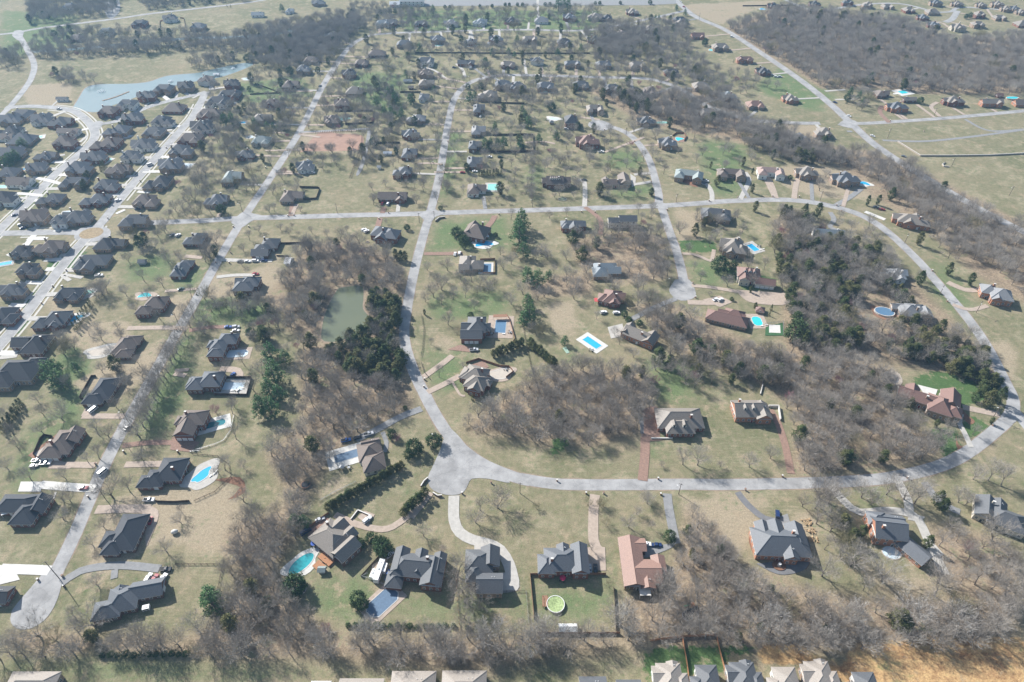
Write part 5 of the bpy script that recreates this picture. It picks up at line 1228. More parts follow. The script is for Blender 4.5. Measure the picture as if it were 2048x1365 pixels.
CARS = """255,855,car,black,65,black car driving on the long straight road near its tree row
206,944,van,white,62,white van parked at the edge of the long straight road
167,976,car,red,0,dark red open car parked on the wide white concrete drive
187,820,van,white,65,white van parked on the drive of the long black roofed house
298,1000,pickup,white,0,white pickup parked on bare ground below the free-form pool house
300,1042,car,red,-80,dark red car parked behind the black-roofed house with the awning
331,1139,pickup,black,0,black pickup parked at the end of the long grey drive
297,1156,suv,white,80,white car parked against the long blue-grey house
309,1157,car,red,75,red car parked between white vehicles by the long blue-grey house
325,1158,pickup,white,70,white pickup topmost beside the long blue-grey house's right end
75,921,pickup,silver,10,silver small truck left of the white truck below the tan court
91,927,pickup,white,5,white truck parked below the tan pool court
68,932,car,black,10,black car parked lower left of the tan pool court
465,750,car,blue,75,dark blue car parked above the fenced lap pool
472,654,suv,silver,10,silver car parked above the stepped slate house
472,661,car,white,0,white car parked above the stepped slate house
456,654,car,blue,5,blue car left of the two cars above the stepped slate house
362,578,car,green,30,dark green car parked by the teal kidney pool's drive
480,523,car,grey,0,grey car leftmost of four in a row
495,523,car,white,0,white car second of the four in a row
511,522,suv,white,0,white car third of the four in a row
528,521,car,dblue,0,dark blue car rightmost of the four in a row
511,548,car,red,-5,red car parked at the upper corner of a slate house
356,471,suv,white,60,white car parked west of the crossroads by tan drive
345,470,car,grey,60,dark car beside the white car west of the crossroads
728,460,suv,white,45,white car left of a pair above the slate hip house
733,463,suv,white,45,white car right of a pair above the slate hip house
910,508,car,white,85,white car left of two on the tan lane by loop road
919,507,suv,white,85,white car right of two on the tan lane by loop road
925,345,car,red,0,dark red car right of the loop road below a slate house
950,343,car,white,0,white small car beside the red car by the loop road
1000,314,car,green,0,green car on the meadow below the pines fence
978,314,pickup,white,0,white truck parked below the pines fence
1168,360,car,black,0,black car beside the concrete drive of the brown house
1411,362,pickup,white,-20,white pickup beside the pale green-grey house
1431,599,car,white,35,white car left of two by the long reddish roof
1441,600,suv,white,35,white car right of two by the long reddish roof
1207,625,suv,white,20,white car left of two by the rust-brown house
1233,626,suv,white,10,white car right of two by the rust-brown house
1764,419,car,red,-15,dark red car outside the right bend by the taupe house
1752,414,car,grey,-10,dark grey car beside the red car outside the right bend
948,941,suv,silver,5,silver car parked before three garage doors on the tan drive
948,700,pickup,silver,5,silver pickup parked before three garage doors below the terrace house
692,881,pickup,blue,15,bright blue pickup under the trees above the white court
714,876,car,black,25,black car next to the blue pickup above the white court
737,868,pickup,white,20,white flatbed on the grey lane above the brown house
640,1039,car,silver,30,silver car parked behind the brown-grey house wall
611,1064,van,dblue,40,dark trailer-like van at the left end of the brick yard
734,1040,suv,white,50,white car in the low walled parking bay
780,1110,car,silver,50,silver car on the drive of the motorhome house
777,1151,pickup,blue,80,blue car squeezed beside the slate house and motorhome
1179,1137,car,silver,88,silver car left of two beside the round pool house
1191,1137,car,black,88,black car right of two beside the round pool house
1291,1089,pickup,white,0,white pickup parked at the salmon-roofed house
1314,1090,car,dblue,0,dark blue car right of the white pickup at the salmon roof
1555,1029,suv,dblue,75,dark blue car on the drive of the blue-grey house
236,401,suv,white,40,white car driving on the estate's main kerbed street
300,330,van,white,40,white delivery truck driving on the main kerbed street
29,430,car,dblue,35,dark blue car on the left kerbed street
42,450,suv,silver,40,silver car left of a pair by the estate corner house
46,456,car,dblue,35,dark blue car right of a pair by the estate corner house
275,418,car,dblue,5,dark car parked by the roundabout's upper-right house
118,218,pickup,white,-5,white pickup on the lakeside bend of the left street
198,551,pickup,white,5,white truck parked behind the estate beside bare trees
640,172,car,grey,70,grey car driving at the top of the long straight road
1670,205,car,dblue,-45,dark blue car on the highway left of its junction
1698,232,car,white,-50,white car on the highway just above its junction
1464,74,suv,white,-38,white car on the highway beside the big wood
1361,4,car,white,-50,white car at the very top of the highway
1368,14,car,red,-50,dark red car near the top of the highway
1552,154,suv,white,-15,white car leftmost of two by the last highway house
1560,154,suv,silver,-15,silver car right of two by the last highway house
1745,272,car,white,-45,white car on the highway below its junction
1808,313,car,grey,-40,grey car on the highway beside the stone wall corner
908,135,car,dblue,-10,dark car left of the dormered house in the upper street
624,346,pickup,white,0,white pickup below the slate house on the straight road
620,338,car,black,75,black car beside the slate house on the straight road
776,408,suv,white,80,white car before the brown dormered house left of loop
765,407,car,red,80,red car before the brown dormered house left of loop
1132,258,suv,white,-5,white car below the dark steep house
1143,259,car,dblue,-5,dark blue car below the dark steep house
1202,304,pickup,white,5,white truck right of the red-brown meadow house
961,233,car,white,85,white car between two slate houses right of loop"""
for line in CARS.split('\n'):
    a = line.split(','); 
    if a[0] == '948' and a[1] == '941': continue
    car(float(a[0]), float(a[1]), a[2], a[3], float(a[4]), a[5])
# motorhome, trailers, bus, boats
def rig(px, py, L, W, H, rot, label, name, cat, m=M_WHITE, wheels=True):
    x, y = P(px, py, H/2); r = empty(name, (x, y, .1), R(rot), label, cat)
    mb = MB(); mb.box((0,0,H/2+.4), (L,W,H), m, taper=.97); mb.build('body', r)
    mb = MB(); mb.box((0,0,H+.5), (.9,.7,.2), M_METAL); mb.box((L*.3,0,H+.46), (.5,.5,.14), M_METAL); mb.build('roof_unit', r)
    if wheels:
        for s in (-1,1):
            for q in (-.25,.25): obj('wheel', CP['van','wheel'], r, (L*q, s*(W/2-.1), .34))
        mb = MB(); mb.box((0,-W/2-.02,H*.65+.4), (L*.7,.05,.7), M_GLASS); mb.build('window', r)
    AVOID.append((x, y, L/2+1))
rig(759,1143,11,2.6,3.0,80,'long white motorhome parked left of the large slate house','motorhome','motorhome')
rig(769,1138,4.5,2.2,2.2,82,'short white trailer right of the long white motorhome','trailer','trailer')
rig(747,1150,4.5,2.2,2.2,75,'short white trailer left of the long white motorhome','trailer','trailer')
rig(293,1217,3.0,2.2,1.6,15,'small white covered trailer on lawn below the blue-grey house','trailer','trailer')
def awning(px, py, L, W, rot, z, label, m, parent=None):
    x, y = P(px, py, z); r = empty('awning', (x, y, 0), R(rot), label, 'awning')
    mb = MB(); mb.box((0,0,z), (L,W,.12), m, rot=0); mb.build('canopy', r)
    for a in (-1,1): obj('post', AWP, r, (a*(L/2-.1), -W/2+.1, 0)).scale = (1,1,z)
pm = MB(); pm.box((0,0,.5), (.12,.12,1), M_WHITE); AWP = pm.mesh('post')
awning(276,1059,3,10.5,-2,2.8,'pale green scalloped awning behind the black-roofed house',mat('awning_cloth',(.62,.68,.64),.7,.1))
awning(370,931,3,5,-5,2.8,'white awning behind the free-form pool house',M_WHITE)
awning(360,950,3,3,-5,2.6,'second small white awning near the free-form pool house',M_WHITE)
awning(970,473,6,2.5,10,2.8,'white awning over the terrace of the curved pool house',M_WHITE)
awning(12,1024,4,3,20,2.4,'white sail awning left of the black-roofed house on left edge',M_WHITE)
awning(1148,455,6,3,0,2.6,'timber pergola canopy in front of the slate ranch',M_OWOOD)
awning(1000,632,9,3,2,2.6,'brown pergola above the tan pool terrace',M_DECK)
awning(1290,1183,5,4,0,2.6,'pale pergola below the salmon-roofed house',M_TRIM)
awning(147,594,3,2,20,2.5,'white awning beside the mint green pool',M_WHITE)
awning(1196,600,5,4,0,2.6,'red awning left of the rust-brown house',mat('red_cloth',(.5,.08,.08),.7,.1))
awning(1793,188,7,2,0,2.5,'white covered walk by the pool beyond the highway',M_WHITE)
# trampolines, tank, patio sets, playset, sports courts, wood piles
def tramp(px, py, r_, label, rim=M_METAL, handle=None):
    x, y = P(px, py); root = empty('trampoline', (x, y, 0), 0, label, 'trampoline')
    mb = MB(); mb.faces([(a*r_, b*r_, .9) for a, b in circ], [tuple(range(32))], mat('trampoline_mat', (.03,.035,.045), .7, .1)); mb.build('mat', root)
    mb = MB(); mb.faces([(a*r_, b*r_, .91) for a, b in circ]+[(a*(r_+.35), b*(r_+.35), .91) for a, b in circ], [(i,32+i,32+(i+1)%32,(i+1)%32) for i in range(32)], rim)
    mb.build('rim', root)
    for i in range(6): a, b = circ[i*5]; mb = MB(); mb.tube((a*r_,b*r_,0), (a*r_,b*r_,.9), .05, .05, M_METAL, 5); mb.build('leg', root)
tramp(603,1182,2.0,'dark trampoline in the shadow beside the big round evergreen')
tramp(612,971,2.2,'round trampoline with rust rim below the bare wood',mat('rust_rim',(.35,.2,.13),.8,.2))
tramp(1374,1234,2.0,'dark green trampoline on lawn below the salmon-roofed house')
def ring(px, py, r_, name, label, cat, inner, rim):
    x, y = P(px, py); root = empty(name, (x, y, 0), 0, label, cat)
    mb = MB(); mb.faces([(a*r_, b*r_*.85, .12) for a, b in circ], [tuple(range(32))], inner); mb.build('basin', root)
    mb = MB(); rr_ = random.Random(px)
    for i in range(18): t = i*math.pi/9; mb.box((math.cos(t)*(r_+.2), math.sin(t)*(r_+.2)*.85, .2), (.5+.2*rr_.random(),.4,.4), rim, t+1.57)
    mb.build('stone_rim', root)
ring(735,485,1.0,'fire_pit','round stone fire ring on grass below the slate hip house','fire pit',mat('ash',(.1,.1,.1),.95,.3,3),M_STONE)
ring(1125,399,3.4,'garden_pond','dark round garden pond below the brown house with dormers','pond',M_POND,M_STONE)
x, y = P(349,1064,1); r = empty('storage_tank', (x, y, 0), R(20), 'pale round water tank on the yard right of the awning house', 'tank')
mb = MB(); n_ = 14
for i in range(n_):
    a0, a1 = math.pi*i/n_ - math.pi/2, math.pi*(i+1)/n_ - math.pi/2
    mb.tube((1.7*math.sin(a0),0,1.1), (1.7*math.sin(a1),0,1.1), max(.02,1.2*math.cos(a0)), max(.02,1.2*math.cos(a1)), M_TRIM, 16, False)
mb.build('shell', r); mb = MB(); [mb.box((q,0,.15), (.3,1.6,.3), M_METAL) for q in (-.8,.8)]; mb.build('foot', r)
def patio_set(px, py, label, umb=None):
    x, y = P(px, py); r = empty('patio_set', (x, y, .2), 0, label, 'patio set')
    mb = MB(); mb.tube((0,0,.68), (0,0,.74), .75, .75, M_METAL, 14); mb.tube((0,0,0), (0,0,.7), .06, .06, M_METAL, 6); mb.build('table', r)
    for i in range(4):
        a = i*math.pi/2+.4; mb = MB(); mb.box((0,0,.42), (.5,.5,.06), M_BLACK); mb.box((0,.25,.7), (.5,.05,.55), M_BLACK); mb.box((-.2,0,.2),(.05,.4,.4),M_BLACK); mb.box((.2,0,.2),(.05,.4,.4),M_BLACK)
        mb.build('chair', r, (1.3*math.cos(a), 1.3*math.sin(a), 0)).rotation_euler = (0,0,a-math.pi/2)
    if umb: mb = MB(); mb.tube((0,0,0), (0,0,2.5), .04, .04, M_METAL, 6); mb.tube((0,0,2.1), (0,0,2.6), 1.5, .05, umb, 8); mb.build('parasol', r)
RC = mat('crimson_cloth', (.5,.03,.1), .7, .1); BLc = mat('blue_cloth', (.08,.15,.5), .7, .1)
for a in ((1125,1161,'patio table under a crimson parasol behind the round pool house',RC),(629,1092,'patio table under a blue folded parasol by the teal oval pool',BLc),(698,937,'patio table with dark chairs on the white pool court'),(685,938,'second patio table on the lower-left corner of the white court',M_METAL),
          (983,669,'patio table on the lower edge of the tan terrace'),(1020,666,'patio table at the lower-right corner of the tan terrace'),(475,782,'patio table below the fenced lap pool'),(1012,740,'patio table above the grey covered pool'),(1182,702,'patio table at the bottom corner of the lone blue pool'),
          (372,946,'patio table between house and free-form pool'),(1518,494,'patio table right of the small royal blue pool'),(1822,631,'patio table right of the oval pool deck'),(652,1125,'patio table on the timber deck of the brown-grey house')):
    patio_set(*a)
x, y = P(655,1118); mb = MB(); mb.box((0,0,.5), (8,5,1.0), M_OWOOD, R(-38)); mb.box((-3,-4,.35), (5,4,.7), M_OWOOD, R(-38)); structure(mb.build('timber_deck', None, (x, y, 0)))
sheet('sports_court', pts_of('1531,655 1565,646 1567,672 1530,672'), RZ[0]+.01, mat('court_green', (.05,.12,.05), .9, .15), smooth=False)
sheet('sports_court', pts_of('1538,650 1560,651 1561,667 1538,666'), RZ[0]+.016, M_WCONC, smooth=False)
sheet('sports_court', pts_of('1125,697 1132,694 1139,706 1133,708'), RZ[0]+.01, mat('tarp_green', (.30,.42,.33), .8, .15), smooth=False)
x, y = P(1384,1212); r = empty('playset', (x, y, 0), R(10), 'play tower with green slide on lawn right of the salmon roof', 'playset')
mb = MB(); [mb.box((a,b,1.3), (.15,.15,2.6), M_OWOOD) for a in (-.8,.8) for b in (-.8,.8)]; mb.box((0,0,1.4), (1.8,1.8,.12), M_OWOOD); mb.build('tower', r)
mb = MB(); mb.tube((-1,0,1.4), (-3.6,.3,.2), .35, .35, mat('green_plastic', (.05,.35,.15), .4, .05), 6); mb.build('slide', r)
mb = MB(); mb.box((0,-3,2.2), (.12,4.5,.12), M_TRIM); mb.tube((0,-5.2,2.2),(.8,-5.4,0),.06,.06,M_TRIM,5); mb.tube((0,-5.2,2.2),(-.8,-5.4,0),.06,.06,M_TRIM,5); mb.build('swing_frame', r)
rw = random.Random(3)
for i in range(3):
    x, y = P(*((1613,1045),(1621,1062),(1627,1080))[i]); mb = MB()
    for q in range(26): a, b, z = rw.uniform(-2.4,2.4), rw.uniform(-1.6,1.6), rw.uniform(.1,.9); an = rw.uniform(0,3.1); mb.tube((a-.6*math.cos(an), b-.6*math.sin(an), z), (a+.6*math.cos(an), b+.6*math.sin(an), z), .16, .16, mat('cut_wood', (.48,.34,.2), .8, .3), 6)
    tag(mb.build('log_pile', None, (x, y, 0)), ('heap of cut logs nearest the road, right of blue-grey house','middle heap of cut logs right of the blue-grey house','lowest heap of cut logs right of the blue-grey house')[i], 'log pile', 'heaps of cut logs')
x, y = P(1783,1106); mb = MB(); mb.faces([(a*4.2,b*3.4,.25) for a,b in circ], [tuple(range(32))], PW['pale']); mb.prism([(a*4.6,b*3.8) for a,b in circ], 0, .2, M_STONE); tag(mb.build('garden_pond', None, (x, y, 0)), 'grey tarped patio pond below the slate house with garage wing', 'pond')
# mulch beds & garden beds (ground)
MU = mat('reddish_mulch', (.22,.12,.075), .95, .3, 1.0)
for s_ in ('1515,1062 1500,1070 1498,1085 1512,1120 1520,1118 1508,1085','1592,1052 1620,1090 1622,1120 1612,1140 1606,1130 1614,1100','1360,362 1368,355 1395,372 1388,374','1925,820 1938,833 1950,843 1940,850 1925,835','1912,872 1918,890 1935,900 1920,905 1912,890','415,957 425,960 480,955 490,985 455,1000 480,975','600,305 640,265 680,268 724,272 722,298 700,302 620,303'):
    sheet('garden_bed', pts_of(s_), .035 + .003*(len(s_) % 5), MU if '724,272' not in s_ else mat('riding_sand', (.34,.215,.16), .95, .15, .15))
# fountain bed of the blue-grey house
x, y = P(1558,1132); r = empty('garden_fountain', (x, y, .1), 0, 'white garden fountain in a round planted island before the blue-grey house', 'fountain')
mb = MB(); mb.prism([(a*3.2,b*2.6) for a,b in circ], 0, .4, M_BRICKP, MU); mb.build('basin', r)
mb = MB(); mb.tube((0,0,.4),(0,0,1.0),.9,.7,M_TRIM,14); mb.tube((0,0,1.0),(0,0,1.9),.2,.15,M_TRIM,8); mb.tube((0,0,1.7),(0,0,1.85),.3,.7,M_WHITE,14); mb.build('bowl', r)
# stone patio garden at the upper-left of the red-roofed house
sheet('stone_terrace', pts_of('1768,745 1785,742 1800,750 1805,765 1795,775 1785,765 1770,768'), RZ[0]+.01, M_STONE)
sheet('stone_terrace', pts_of('1775,748 1795,752 1796,766 1780,764'), RZ[0]+.02, M_DASPH)
# detached dormers of the wide taupe house
h30 = [h for h, a, b in HOUSES if a == 1360][0]
for dx in (-4.6, 1.0):
    mb = MB(); mb.box((dx,-5.2,6.4), (1.8,3.0,2.4), M_WHITE); mb.box((dx,-6.72,6.6), (1.0,.06,1.4), M_GLASS)
    v_ = [(dx-1.2,-7.0,7.5),(dx+1.2,-7.0,7.5),(dx,-7.0,8.7),(dx-1.2,-3.2,7.5),(dx+1.2,-3.2,7.5),(dx,-3.2,8.7)]
    mb.faces(v_, [(1,4,5,2),(3,0,2,5),(0,3,4,1),(0,1,2)], roofm('dtan')); mb.build('dormer', h30)
# ================================================================== TREES
M_BARK = leafmat('grey_bark', (.13,.11,.095), (.28,.25,.225))
M_TWIG = leafmat('grey_brown_twigs', (.265,.235,.205), (.40,.37,.335))
M_TWIG2 = leafmat('budding_twigs', (.22,.20,.12), (.28,.25,.15))
M_RED = leafmat('redbud_twigs', (.33,.16,.19), (.38,.22,.24))
M_PALE = leafmat('pale_twigs', (.40,.375,.35), (.50,.48,.45))
M_PALEB = leafmat('pale_bark', (.42,.40,.37), (.58,.56,.53))
M_PINE = leafmat('pine_needles', (.055,.135,.055), (.13,.205,.085))
M_CEDAR = leafmat('cedar_foliage', (.055,.09,.035), (.15,.14,.06))
M_BUSH = leafmat('bush_foliage', (.045,.085,.035), (.085,.12,.05))
def rot_about(v, ax, a):
    return Matrix.Rotation(a, 3, ax) @ v
def bare_mesh(seed, form):
    """height-10 leafless tree: returns (trunk+limbs MB, crown MB)"""
    r = random.Random(seed); tr, cr = MB(), MB()
    spread, lift, tops = {'oak': (.82, .6, 7), 'vase': (.62, .9, 6), 'tall': (.48, .9, 6), 'round': (.66, .7, 7)}[form]
    fork = {'oak': 2.2, 'vase': 2.0, 'tall': 4.2, 'round': 1.6}[form]
    tw = [0]
    def twigs(p, d, L, n):
        for _ in range(n):
            ax = Vector((r.gauss(0,1), r.gauss(0,1), r.gauss(0,1))).normalized()
            dd = rot_about(d, ax, r.uniform(.25, 1.15)); dd.z += .12; dd.normalize()
            l = L*r.uniform(.5, 1.2); s = dd.orthogonal().normalized(); s = rot_about(s, dd, r.uniform(0, 6.28))
            q = p + d*(r.random()-.5)*L*.8; wd = TWW*r.uniform(.7,1.3)
            mid = q + dd*l*.5 + Vector((r.uniform(-1,1), r.uniform(-1,1), r.uniform(-1,1)))*l*.08
            cr.faces([tuple(q-s*wd), tuple(q+s*wd), tuple(mid+s*wd*.8), tuple(mid-s*wd*.8)], [(0,1,2,3)], TW)
            for k in range(2):
                e = rot_about(dd, s if k else ax, r.uniform(.1,.6)*(1 if k else -1)); 
                cr.faces([tuple(mid-s*wd*.8), tuple(mid+s*wd*.8), tuple(mid+e*l*.55)], [(0,1,2)], TW)
    def branch(p, d, L, rad, lev):
        segs = 2 if lev else 3; q = p
        for i in range(segs):
            nd = (d + Vector((r.uniform(-1,1), r.uniform(-1,1), r.uniform(-.3,.6)))*.17).normalized()
            e = q + nd*(L/segs); r1 = rad*(1 - (i+1)/segs*.45)
            (tr if lev < 2 else cr).tube(q, e, rad*(1-i/segs*.45), r1, BK if lev < 2 else TW, 5 if lev == 0 else 4 if lev == 1 else 3, False)
            if lev >= 2: twigs((q+e)/2, nd, L*.55, 2)
            q, d = e, nd
            if lev and lev < 3 and i == 0:
                ax = Vector((r.gauss(0,1), r.gauss(0,1), .2)).normalized(); branch(q, rot_about(d, ax, r.uniform(.5,.9)), L*.6, r1*.6, lev+1)
        if lev >= 3: twigs(q, d, L*.7, 3); return
        n = (tops if lev == 0 else 4 if lev == 1 else 3)
        for k in range(n):
            az = 6.283*(k + r.uniform(-.3,.3))/n
            if lev == 0:
                tilt = r.uniform(.25, 1.0)*spread + .12; dd = Vector((math.cos(az)*math.sin(tilt), math.sin(az)*math.sin(tilt), math.cos(tilt)))
                branch(q - Vector((0,0,r.uniform(0,.9))), dd, r.uniform(2.6,3.4)*(1.1 if tilt < .5 else 1.0), r1*.55, 1)
            else:
                ax = d.orthogonal().normalized(); ax = rot_about(ax, d, az)
                dd = rot_about(d, ax, r.uniform(.35,.75)); dd.z += lift*.15; dd.normalize()
                branch(q, dd, L*r.uniform(.6,.75), max(.02, r1*.6), lev+1)
    branch(Vector((0,0,-.1)), Vector((0,0,1)), fork, .27, 0)
    # the haze of finest twigs that fills the outer crown, springing from the branch ends
    pts = [Vector(v) for v in cr.v[::3] if v[2] > fork]; c0 = Vector((0,0,fork*.8)); n_f = 1700
    for _ in range(n_f):
        p = r.choice(pts) + Vector((r.gauss(0,.38), r.gauss(0,.38), r.gauss(.1,.38)))
        d = (p - c0).normalized(); d = (d + Vector((r.gauss(0,.45), r.gauss(0,.45), r.gauss(.25,.45)))).normalized()
        s_ = rot_about(d.orthogonal().normalized(), d, r.uniform(0,6.28)); l = r.uniform(.45, 1.05); wd = TWW*r.uniform(.55,.95)
        cr.faces([tuple(p-s_*wd), tuple(p+s_*wd), tuple(p+d*l)], [(0,1,2)], TW)
    return tr, cr
BK = M_BARK; TREE = {}
def mkvariants():
    global TW, TWW
    global BK
    for kind, forms, twm, ww in (('bare', ('oak','vase','tall','round','oak','tall'), M_TWIG, .020), ('bud', ('round','oak'), M_TWIG2, .020), ('red', ('round',), M_RED, .03), ('pale', ('oak','vase'), M_PALE, .026)):
        TREE[kind] = []
        TW, TWW = twm, ww; BK = M_PALEB if kind == 'pale' else M_BARK
        for i, f in enumerate(forms):
            tr, cr = bare_mesh(100 + 7*i + len(kind), f)
            n_t = len(tr.v); both = MB(); both.v = tr.v + cr.v; both.f = tr.f + [tuple(a + n_t for a in q) for q in cr.f]
            both.mats = [BK, twm]; both.m = [0]*len(tr.f) + [1]*len(cr.f)
            zs = max(v[2] for v in both.v); k = 10.0/zs
            for M_ in (tr, cr, both): M_.v = [(a*k, b*k, c*k) for a, b, c in M_.v]
            TREE[kind].append((tr.mesh('trunk'), cr.mesh('crown'), both.mesh('bare_tree'), f))
def evergreen(seed, form, m):
    r = random.Random(seed); tr, cr = MB(), MB()
    tr.tube((0,0,-.1), (0,0,9.0 if form == 'pine' else 6), .26, .05, M_BARK, 6)
    cl = []
    if form == 'pine':
        z = 2.2
        while z < 9.7:
            R_ = 2.9*(1 - ((z-2.2)/7.9)**1.3) + .35; n = max(2, int(R_*3.2))
            for k in range(n):
                a = r.uniform(0, 6.28); rr_ = R_*math.sqrt(r.uniform(.15, 1)); cl.append((rr_*math.cos(a), rr_*math.sin(a), z + r.uniform(-.4,.4) - rr_*.1, .62))
                if k % 2: tr.tube((0,0,z), (rr_*math.cos(a), rr_*math.sin(a), z), .07, .03, M_BARK, 3, False)
            z += r.uniform(.45,.7)
    elif form == 'cedar':
        for k in range(120):
            t = r.random()**.8; z = .7 + 9.0*t; R_ = 2.5*math.sin(min(1, (1-t)*1.25+.1)*math.pi/2)*(.75+.25*math.sin(t*3)) * (.8 + .3*math.sin(5*t+seed))
            a = r.uniform(0, 6.28); rr_ = R_*r.uniform(.55, 1); cl.append((rr_*math.cos(a), rr_*math.sin(a), z, .6))
    elif form == 'cone':
        for k in range(90):
            t = r.random()**1.2; z = .4 + 9.3*t; R_ = 1.9*(1-t)+.1; a = r.uniform(0, 6.28); rr_ = R_*r.uniform(.6,1)
            cl.append((rr_*math.cos(a), rr_*math.sin(a), z, .45))
    else:
        for k in range(110):
            a = r.uniform(0, 6.28); u = r.uniform(-.6, 1); q = math.sqrt(max(0, 1-u*u))*r.uniform(.7,1.08)
            cl.append((4.3*q*math.cos(a)*(1+.15*math.sin(3*a+seed)), 4.3*q*math.sin(a), 4.6 + 4.6*u*r.uniform(.8,1.1), .95))
    for cx, cy, cz, s in cl:
        for k in range(15):
            c = Vector((cx + r.gauss(0, s*.55), cy + r.gauss(0, s*.55), cz + r.gauss(0, s*.45)))
            n = Vector((c.x*.35 + r.gauss(0,1), c.y*.35 + r.gauss(0,1), r.gauss(.5,1))).normalized(); a = n.orthogonal().normalized(); a = rot_about(a, n, r.uniform(0,6.28)); b = n.cross(a)
            q = s*r.uniform(.25,.5)
            cr.faces([tuple(c+a*q), tuple(c+b*q*.7), tuple(c-a*q), tuple(c-b*q*.7)], [(0,1,2,3)], m)
    n_t = len(tr.v); both = MB(); both.v = tr.v + cr.v; both.f = tr.f + [tuple(i_ + n_t for i_ in q) for q in cr.f]
    both.mats = [M_BARK, m]; both.m = [0]*len(tr.f) + [1]*len(cr.f)
    return tr.mesh('trunk'), cr.mesh('crown'), both.mesh('evergreen_tree'), form
mkvariants()
TREE['pine'] = [evergreen(s, 'pine', M_PINE) for s in (1,2,3)]
TREE['cedar'] = [evergreen(s, 'cedar', M_CEDAR) for s in (4,5,6)]
TREE['cone'] = [evergreen(s, 'cone', M_CEDAR) for s in (7,8)]
TREE['bush'] = [evergreen(s, 'bush', M_BUSH) for s in (9,10)]
ALL = []        # (kind, x, y, height, spread)
rt = random.Random(77)
